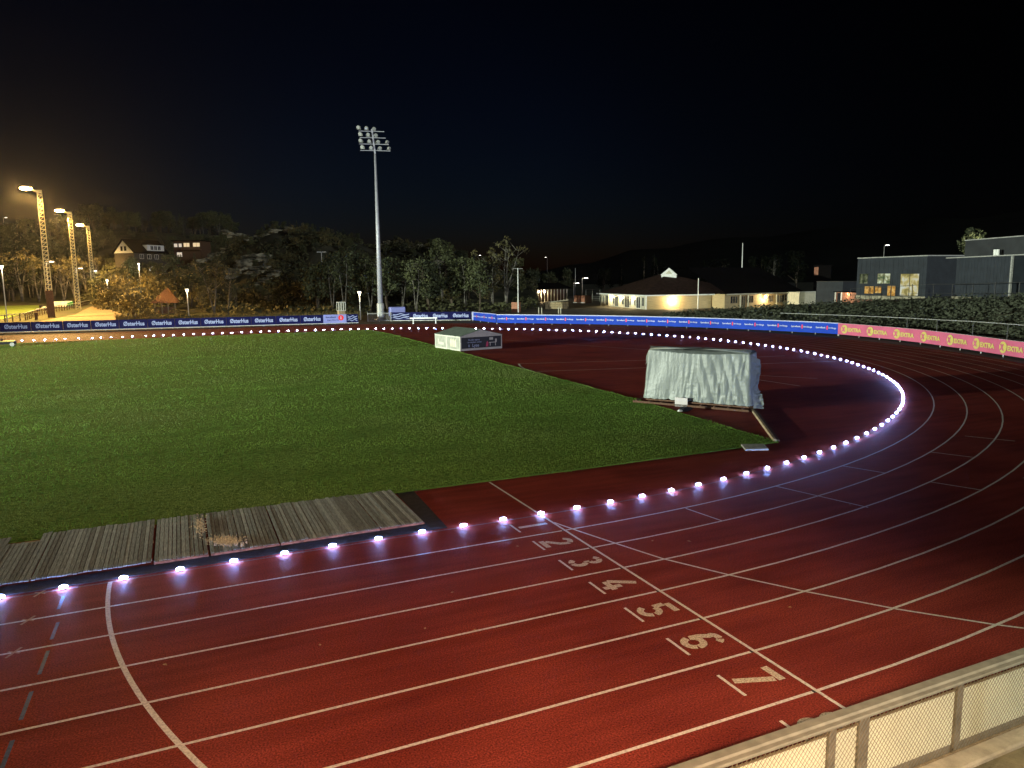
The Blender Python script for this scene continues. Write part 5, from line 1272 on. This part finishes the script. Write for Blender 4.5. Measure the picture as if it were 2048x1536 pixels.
mb = MB(); mb.box(0, L, -.07, -.0, -.2, .34); mb.build('plinth', M['concrete'], o)
for (u0, u1, v0, v1, mt) in ((1720, 1736, 548, 567, 'room_dim'), (1756, 1781, 547.5, 567, 'room_green'), (1802, 1839, 548, 591, 'room_tall'), (1731, 1749, 573, 587, 'room_amber'), (1752, 1764.5, 573.5, 586, 'room_amber'), (1777, 1793, 572, 591.5, 'room_amber')):
    x0, x1 = loc_x(u0, 2.5, o, L), loc_x(u1, 2.5, o, L); D_ = DIST(o.matrix_world @ Vector(((x0+x1)/2, 0, 0))); z0, z1 = AT(u0, v1, D_).z-GZ, AT(u0, v0, D_).z-GZ
    window(o, (x0+x1)/2, (z0+z1)/2, x1-x0, z1-z0, 'darksteel', mt, -.05, 1 if u1-u0 < 30 else 1)
o, L = house_frame('sports_hall', 1909, 2019, 596, 98, 91, 'grey sports hall with a higher flat roof band and two pale vents', 'building', AT(1960, 596, 95).z)
GZ2 = o.location.z; H = 4.35
mb = MB()
for k in range(34): mb.box(k*L/34, (k+.92)*L/34, -.03-.012*(k % 2), 0, 0, H)
mb.box(0, L, 0, 9, 0, H); mb.build('wall', M['grey'], o)
mb = MB(); mb.box(-1.3, L+7, -.5, 9, H+.01, H+.12); mb.build('canopy', M['galv'], o)
mb = MB(); mb.box(-.9, L+7, 1.4, 10, H+.14, H+1.95); mb.build('upper_storey', M['upper'], o)
mb = MB(); mb.box(-.95, L+7.05, 1.32, 10, H+1.96, H+2.06); mb.build('roof_edge', M['galv'], o)
mb = MB(); mb.box(L, L+7, 4, 9, 0, H); mb.build('recess', M['darksteel'], o)
mb = MB(); mb.box(L-.15, L+.05, -.08, .1, -.4, H); mb.build('corner_post', M['galv'], o)
for k in (0, 1):
    mb = MB(); x = L*.6+.42*k; mb.tube([(x, .6, H+.13), (x, .6, H+.75)], .16, 10); mb.build('vent', M['white'], o)
mb = MB(); mb.box(-.1, L*.45, -.35, -.05, -.15, .1); mb.build('plinth', M['concrete'], o)

# planted embankment below the school
emb = [(1325, 631, 104), (1400, 626.5, 107), (1440, 624, 109), (1500, 619.5, 110), (1560, 614.5, 110), (1630, 609.5, 110), (1690, 607, 108), (1760, 605.5, 103), (1850, 602, 98), (1930, 600, 92), (2048, 594.5, 84), (2140, 590, 80)]
top = [AT(u, v, D) for u, v, D in emb]
bot = []
for u, v, D in emb:
    q = min((abs(px_u(BC.at(k*.25)[0])-u), k*.25) for k in range(int(BC.L*4)))[1]; pp, nn = BC.at(q); d = dirn(u); bot.append(Vector((pp.x, pp.y, 0))+d*(3.2 if u > 1500 else 3+(1500-u)*.05)+Vector((0, 0, .05)))
bot[-1] = bot[-2]+(bot[-2]-bot[-3])*.8
eb = MB(); eb.smooth = True; n = 12; vs = []
for i in range(len(emb)):
    for j in range(n+3):
        k = min(j/n, 1); p = bot[i].lerp(top[i], k); p.z = bot[i].z+(top[i].z-bot[i].z)*(k**.85)
        if j > n: p = p+dirn(emb[i][0])*(j-n)*9; p.z -= (j-n)*1.3 if i < 7 else 0
        vs.append(p)
eb.add(vs, [(i*(n+3)+j, (i+1)*(n+3)+j, (i+1)*(n+3)+j+1, i*(n+3)+j+1) for i in range(len(emb)-1) for j in range(n+2)])
tag(eb.build('embankment', M['hill']), kind='structure')
gc = MB(); rr = random.Random(21)
for _ in range(16000):
    i = min(int(rr.random()**.85*(len(emb)-1)), len(emb)-2); f = rr.random(); k = rr.random()**1.1
    a = bot[i].lerp(bot[i+1], f); b_ = top[i].lerp(top[i+1], f); p = a.lerp(b_, k); p.z = a.z+(b_.z-a.z)*k**.85
    nzz = noise.noise(Vector((p.x*.5, p.y*.5, 1)));
    h = max(.02, rr.uniform(0, .75)*(.7+nzz)); p.z += h; s_ = rr.uniform(.09, .24)
    u_ = Vector((rr.gauss(0, 1), rr.gauss(0, 1), rr.gauss(0, .6))).normalized(); v_ = u_.orthogonal().normalized()
    gc.add([p-u_*s_, p-v_*s_*.6, p+u_*s_, p+v_*s_*.6], [(0, 1, 2, 3)])
tag(gc.build('ground_cover', leafmat('hedge_leaf', (.012, .016, .008), (.10, .11, .07))), 'dark low shrubs covering the embankment behind the pink and blue banners', 'shrubs', None, 'stuff')
kp = MB(); kp.strip([(t_.x, t_.y) for t_ in top[:5]], 1.0, 0)
kp.v = [(x, y, top[min(i//2, 4)].z+.06) for i, (x, y, z) in enumerate(kp.v)]
tag(kp.build('footpath', M['concrete']), kind='structure')
# thin rail fence behind the banner
o = thing('wire_rail_fence', 'thin dark rail fence standing just behind the pink banner', 'fence', (0, 0, 0))
pts = [(1560, 626), (1640, 629), (1701, 631), (1815, 636), (1875, 639.5), (1947, 643), (2016.5, 648), (2075, 652)]
tp2 = []
for u, v in pts:
    q = min((abs(px_u(BC.at(k*.25)[0])-u), k*.25) for k in range(int(BC.L*4)))[1]; pp, nn = BC.at(q); tp2.append(AT(u, v, DIST(pp)+1.6))
mb = MB(); mb.tube(tp2, .028, 6); mb.build('top_rail', M['galv'], o)
mb = MB(); mb.tube([Vector((p.x, p.y, p.z*.55)) for p in tp2], .01, 4); mb.build('wire', M['darksteel'], o)
for p in tp2[1:-1]:
    mb = MB(); mb.tube([(p.x, p.y, 0), (p.x, p.y, p.z)], .035, 6); mb.build('post', M['darksteel'], o)
# dark railing on top of the embankment in front of the school
rl = [AT(u, 600, D) for u, D in ((1700, 108), (1760, 104), (1855, 98), (1930, 92), (2020, 86), (2090, 82))]
o = thing('railing', 'thin dark railing along the top of the embankment before the school block', 'railing', (0, 0, 0))
zt = [AT(u, v, D).z for u, v, D in ((1700, 577, 108), (1760, 575, 104), (1855, 568.5, 98), (1930, 568, 92), (2020, 565, 86), (2090, 563, 82))]
mb = MB(); mb.tube([Vector((p.x, p.y, z)) for p, z in zip(rl, zt)], .03, 6); mb.build('top_rail', M['darksteel'], o)
mb = MB(); mb.tube([Vector((p.x, p.y, z-1.0)) for p, z in zip(rl, zt)], .02, 6); mb.build('mid_rail', M['darksteel'], o)
P_ = Path([(p.x, p.y) for p in rl])
for k in range(10):
    p, _ = P_.at(k*P_.L/9.01); i = min(range(len(rl)), key=lambda i: (rl[i]-Vector((p.x, p.y, rl[i].z))).length); mb = MB(); mb.box(p.x-.03, p.x+.03, p.y-.03, p.y+.03, rl[i].z-.6, zt[i]); mb.build('post', M['darksteel'], o)
A, B = AT(1698, 607, 112), AT(1752, 606, 107)
o = thing('ramp_slab', 'pale concrete ramp slab with thin rails below the grey school block', 'ramp', (A.x, A.y, A.z-.5), math.atan2(B.y-A.y, B.x-A.x)); L = (B-A).length
mb = MB(); mb.bev(0, L, 0, 2, 0, .55, .04); mb.build('slab', M['concrete'], o)
mb = MB()
for k in range(6): mb.bar((k*L/5, .1, .5), (k*L/5, .1, 1.7), .05)
mb.bar((0, .1, 1.7), (L, .1, 1.7), .06); mb.bar((0, .1, 1.1), (L, .1, 1.1), .04); mb.build('handrail', M['darksteel'], o)

# things in the yard
o, L = house_frame('terracotta_shed', 1023, 1035, 620, 128, 127.5, 'small terracotta board shed beside the thin pale pole', 'shed', 0.)
mb = MB()
for k in range(4): mb.box(0, L, -.02*(k % 2), 1.2, .05+k*.42, .45+k*.42)
mb.build('wall', M['terracotta'], o); mb = MB(); mb.box(-.1, L+.1, -.15, 1.3, 1.75, 1.85); mb.build('roof', M['roof'], o)
o, L = house_frame('porch_building', 1022, 1142, 603, 178, 192, 'low dark building with a row of glowing porch lamps and slim white posts', 'building', 0.)
mb = MB(); mb.box(0, L, 2.2, 8, 0, 3.1); mb.build('wall', M['brownwood'], o)
mb = MB(); mb.add([(-.5, -.3, 3.1), (L+.5, -.3, 3.1), (L+.5, 5, 4.6), (-.5, 5, 4.6), (-.5, 9, 3.1), (L+.5, 9, 3.1)], [(0, 1, 2, 3), (3, 2, 5, 4)]); mb.build('roof', M['roof'], o)
for k in range(12):
    x = L*(.32+.055*k); mb = MB(); mb.box(x-.08, x+.08, -.1, .06, 0, 3.0); mb.build('post', M['white'], o)
for x, z, r, pw in ((L*.06, 2.5, .42, 1.2), (L*.19, 2.9, .18, .2), (L*.31, 2.9, .2, .2), (L*.44, 2.5, .28, .5), (L*.53, 2.6, .34, .8)): wall_lamp(o, x, 0 if x > 0 else 2.2, z, P_WALL*.5*pw, r=r, m_='porch_dim')
mb = MB(); mb.box(L*.42, L*.48, 1.9, 2.15, .3, 2.6); mb.build('lit_door', M['win_peach'], o)
o, L = house_frame('stone_wall', 1090, 1137, 613, 140, 141, 'low wall of tan stone blocks left of the timber container', 'wall', 0.)
rr = random.Random(6)
mb = MB()
for r_ in range(3):
    x = 0
    while x < L-.2:
        w = rr.uniform(.4, .9); h0 = r_*.42; mb.bev(x, min(x+w-.03, L), -.05+rr.uniform(0, .06), .6, h0, h0+.4, .05); x += w
mb.build('stones', M['siding'], o)
mb = MB(); mb.bar((0, .2, 1.2), (L, .2, 1.65), .25, .2); mb.build('coping', M['concrete'], o)
o, L = house_frame('timber_container', 1147.5, 1170, 606.5, 166, 164, 'peach-lit timber container with two board doors and a pale sill', 'container', 0.)
mb = MB(); mb.bev(0, L, 0, 2.4, .2, 1.95, .04); mb.build('body', M['brownwood'], o)
for k in (0, 1):
    mb = MB(); mb.box(L*(.03+.49*k), L*(.48+.49*k), -.05, -.005, .45, 1.9); mb.build('door', M['terracotta'], o)
mb = MB(); mb.box(-.05, L+.05, -.12, -.01, .3, .42); mb.build('sill', M['white'], o)
A, B = AT(1172, 602, 175), AT(1202, 600, 178); A.z = B.z = 0
o = thing('climbing_frame', 'pale tube frame with rails standing left behind the pavilion', 'frame', (A.x, A.y, 0), math.atan2(B.y-A.y, B.x-A.x)); L = (B-A).length
mb = MB()
for x in (0, L*.42, L*.92): mb.bar((x, 0, 0), (x, 0, 3.1), .1)
mb.bar((0, 0, 3.05), (L, 0, 3.05), .1); mb.build('frame', M['cream'], o)
mb = MB()
for z in (.5, .9, 1.3): mb.bar((0, .1, z), (L*1.1, .1, z), .1)
mb.build('rail', M['cream'], o)
for u, lb in ((1077.5, 'first short pale post behind the blue banner, counted from the shed'), (1083.5, 'second short pale post behind the blue banner, counted from the shed'), (1117, 'third short pale post behind the blue banner, below the stone wall'), (1121.5, 'fourth short pale post behind the blue banner, below the stone wall')):
    p = W(u, 628); o = thing('marker_post', lb, 'post', (p.x, p.y, 0), 0, 'short pale posts in the yard')
    mb = MB(); mb.tube([(0, 0, 0), (0, 0, 1.0)], .07, 6); mb.build('post', M['paleside'], o); mb = MB(); mb.tube([(0, 0, 1.0), (0, 0, 1.06)], [.09, .05], 6); mb.build('cap', M['galv'], o)
for k, (u, v, lb) in enumerate(((1043, 614, 'pale boulder right beside the thin pole'), (1052, 613, 'middle pale boulder right of the thin pole'), (1061, 612, 'pale boulder nearest to the stone wall'))):
    p = W(u, v); mb = MB(); mb.ico((0, 0, .3), .55, 2, (1.5, .8, .8), .35, k); tag(mb.build('boulder', M['rock'], None, (p.x, p.y, 0)), lb, 'rock', 'boulders in the yard')
# ------------------------------------------------------------------ foreground fence
FY = -10.22
sheet('stand_ground', [(-40, -60), (40, -60), (40, FY-.02), (-40, FY-.02)], .012, mat('stand_soil', (.06, .055, .03), .95, .5, 1.5, col2=(.2, .17, .1), bump=.7, bscale=20.))
mb = MB(); mb.bev(-9, 9, FY-.30, FY-.07, 0, .07, .02); tag(mb.build('edge_kerb', M['concrete']), 'tan concrete kerb running along the foot of the foreground fence', 'kerb')
o = thing('foreground_fence', 'chain-link fence with cream panels and a flat steel rail in the foreground', 'fence', (0, 0, 0))
X0, X1 = -5.2, 3.9
mb = MB(); mb.bev(X0, X1, FY-.05, FY+.09, .93, 1.0, .02); mb.bev(X0, X1, FY-.115, FY-.045, .955, .985, .01); mb.build('top_rail', M['rail'], o)
px = [(-5.05, .05), (-3.4, .05), (-1.66, .05), (-1.19, .075), (.38, .05), (2.1, .05), (3.75, .05)]
for x, w in px:
    mb = MB(); mb.box(x-w, x+w, FY-.07, FY-.01, -.02, .93); mb.build('post', M['rail'], o)
for (x0, w0), (x1, w1) in zip(px, px[1:]):
    mb = MB(); mb.bev(x0+w0+.005, x1-w1-.005, FY-.04, FY-.015, .16, .84, .004); mb.build('panel', M['panel'], o)
    mb = MB(); mb.bar((x0+w0, FY-.045, .855), (x1-w1, FY-.045, .855), .018); mb.build('tension_wire', M['wire'], o)
mb = MB(); mb.bar((X0, FY-.1, .1), (X1, FY-.1, .1), .016); mb.build('bottom_wire', M['wire'], o)
mb = MB(); mb.box(X0, X1, FY-.03, FY-.01, .02, .155); mb.build('skirting', M['rail'], o)
mb = MB(); zb_, zt_ = .09, .935; st = .06; h = zt_-zb_; x = X0-h
while x < X1:
    for s in (1, -1):
        a, b_ = (x, zb_), (x+h*.8, zt_)
        if s < 0: a, b_ = (x+h*.8, zb_), (x, zt_)
        if min(a[0], b_[0]) >= X0 and max(a[0], b_[0]) <= X1: mb.bar((a[0], FY-.1+.004*s, a[1]), (b_[0], FY-.1+.004*s, b_[1]), .004)
    x += st
mb.build('chain_link', M['wire'], o)

# lamps of the grandstand behind the photographer
M['stand_glass'] = glow('stand_lamp_glass', (1., .7, .42), 20)
def stand_lamp(x, y, z, aim, power, col, ang, label, blend=1.):
    o = thing('stand_lamp', label, 'lamp post', (x, y, 0), 0, 'lit lamp posts behind the photographer')
    mb = MB(); mb.tube([(0, 0, 0), (0, 0, z)], [.09, .06], 8); mb.build('post', M['galv'], o)
    mb = MB(); mb.bev(-.3, .3, -.1, .45, z, z+.16, .03); hd = mb.build('lamp_head', M['darksteel'], o)
    mb = MB(); mb.box(-.25, .25, .0, .4, z-.03, z-.005); mb.build('lamp_glass', M['stand_glass'], hd)
    lamp('SPOT', 'stand_beam', (x, y+.25, z-.15), power, col, .25, aim, ang, blend, o)
stand_lamp(-5.2, -17.6, 7.2, (-4.4, -7.6, 0), P_ST1, (1., .62, .36), 78, 'lit lamp post outside the picture, behind the photographer')
stand_lamp(3.4, -16.8, 8.6, (2.0, -10.4, 0), P_ST2, (1., .92, .66), 62, 'lit lamp post outside the picture, behind the right end of the fence')

stand_lamp(-118, 18, 10, (4, 48, 0), P_FIELD, (.9, 1., .82), 52, 'lit lamp post outside the picture, at the far end of the lawn', .9)
# ------------------------------------------------------------------ night sky, added dim fill sun
w = bpy.data.worlds.new('World'); SC.world = w; w.use_nodes = True; nt = w.node_tree; bg = nt.nodes['Background']
sky = nt.nodes.new('ShaderNodeTexSky'); sky.sky_type = 'NISHITA'; sky.sun_disc = False
SUN_EL, SUN_AZ = math.radians(10), math.radians(158)
sky.sun_elevation = math.radians(-6); sky.sun_rotation = math.radians(5); sky.air_density = 1.; sky.dust_density = .6; sky.ozone_density = 3.
mix = nt.nodes.new('ShaderNodeMix'); mix.data_type = 'RGBA'; mix.blend_type = 'MULTIPLY'; mix.inputs['Factor'].default_value = 1
tc = nt.nodes.new('ShaderNodeTexCoord'); nz = nt.nodes.new('ShaderNodeTexNoise'); nz.inputs['Scale'].default_value = 1.4; nz.inputs['Detail'].default_value = 3
nt.links.new(tc.outputs['Generated'], nz.inputs['Vector'])
cr = nt.nodes.new('ShaderNodeValToRGB'); cr.color_ramp.elements[0].position = .3; cr.color_ramp.elements[1].position = .7
cr.color_ramp.elements[0].color = (.5, .5, .42, 1); cr.color_ramp.elements[1].color = (.8, .82, .74, 1)
dt = nt.nodes.new('ShaderNodeVectorMath'); dt.operation = 'DOT_PRODUCT'; dt.inputs[1].default_value = (math.sin(math.radians(2)), math.cos(math.radians(2)), .1)
mr = nt.nodes.new('ShaderNodeMapRange'); mr.inputs['From Min'].default_value = .55; mr.inputs['From Max'].default_value = .97; mr.inputs['To Min'].default_value = .12; mr.interpolation_type = 'SMOOTHSTEP'
nt.links.new(tc.outputs['Generated'], dt.inputs[0]); nt.links.new(dt.outputs['Value'], mr.inputs['Value'])
mx2 = nt.nodes.new('ShaderNodeMix'); mx2.data_type = 'RGBA'; mx2.blend_type = 'MULTIPLY'; mx2.inputs['Factor'].default_value = 1
nt.links.new(cr.outputs['Color'], mx2.inputs['A']); nt.links.new(mr.outputs['Result'], mx2.inputs['B'])
nt.links.new(nz.outputs['Fac'], cr.inputs['Fac']); nt.links.new(sky.outputs['Color'], mix.inputs['A']); nt.links.new(mx2.outputs['Result'], mix.inputs['B'])
nt.links.new(mix.outputs['Result'], bg.inputs['Color']); bg.inputs['Strength'].default_value = SKY
L_ = bpy.data.lights.new('fill_sun', 'SUN'); L_.energy = SUN; L_.angle = math.radians(2.); L_.color = (.9, .97, 1.)  # added directional fill, turned to brighten the hill
so = bpy.data.objects.new('fill_sun', L_); COL.objects.link(so)
dv = Vector((math.sin(SUN_AZ)*math.cos(SUN_EL), math.cos(SUN_AZ)*math.cos(SUN_EL), math.sin(SUN_EL)))
so.rotation_euler = (-dv).to_track_quat('-Z', 'Y').to_euler()

SC.view_settings.view_transform = 'Standard'; SC.view_settings.look = 'None'; SC.view_settings.exposure = 0; SC.view_settings.gamma = 1; SC.view_settings.use_curve_mapping = False
SC.render.engine = 'CYCLES'; SC.cycles.use_denoising = True; SC.cycles.max_bounces = 4; SC.cycles.diffuse_bounces = 2; SC.cycles.sample_clamp_indirect = 3; SC.cycles.use_light_tree = True
SC.cycles.denoiser = 'OPENIMAGEDENOISE'; SC.render.film_transparent = False

if HAZE:
    mb = MB(); mb.box(-260, 420, -70, 460, -1.2, 60); hz_ = mb.build('haze', [bpy.data.materials.new('night_haze')])
    m = hz_.data.materials[0]; m.use_nodes = True; t = NT(m); t.n.clear()
    pv = t.new('ShaderNodeVolumePrincipled'); pv.inputs['Color'].default_value = (.9, .92, .95, 1); pv.inputs['Density'].default_value = HAZE; pv.inputs['Anisotropy'].default_value = .82
    ou = t.new('ShaderNodeOutputMaterial'); t.link(pv.outputs[0], ou.inputs['Volume'])
    tag(hz_, kind='stuff')
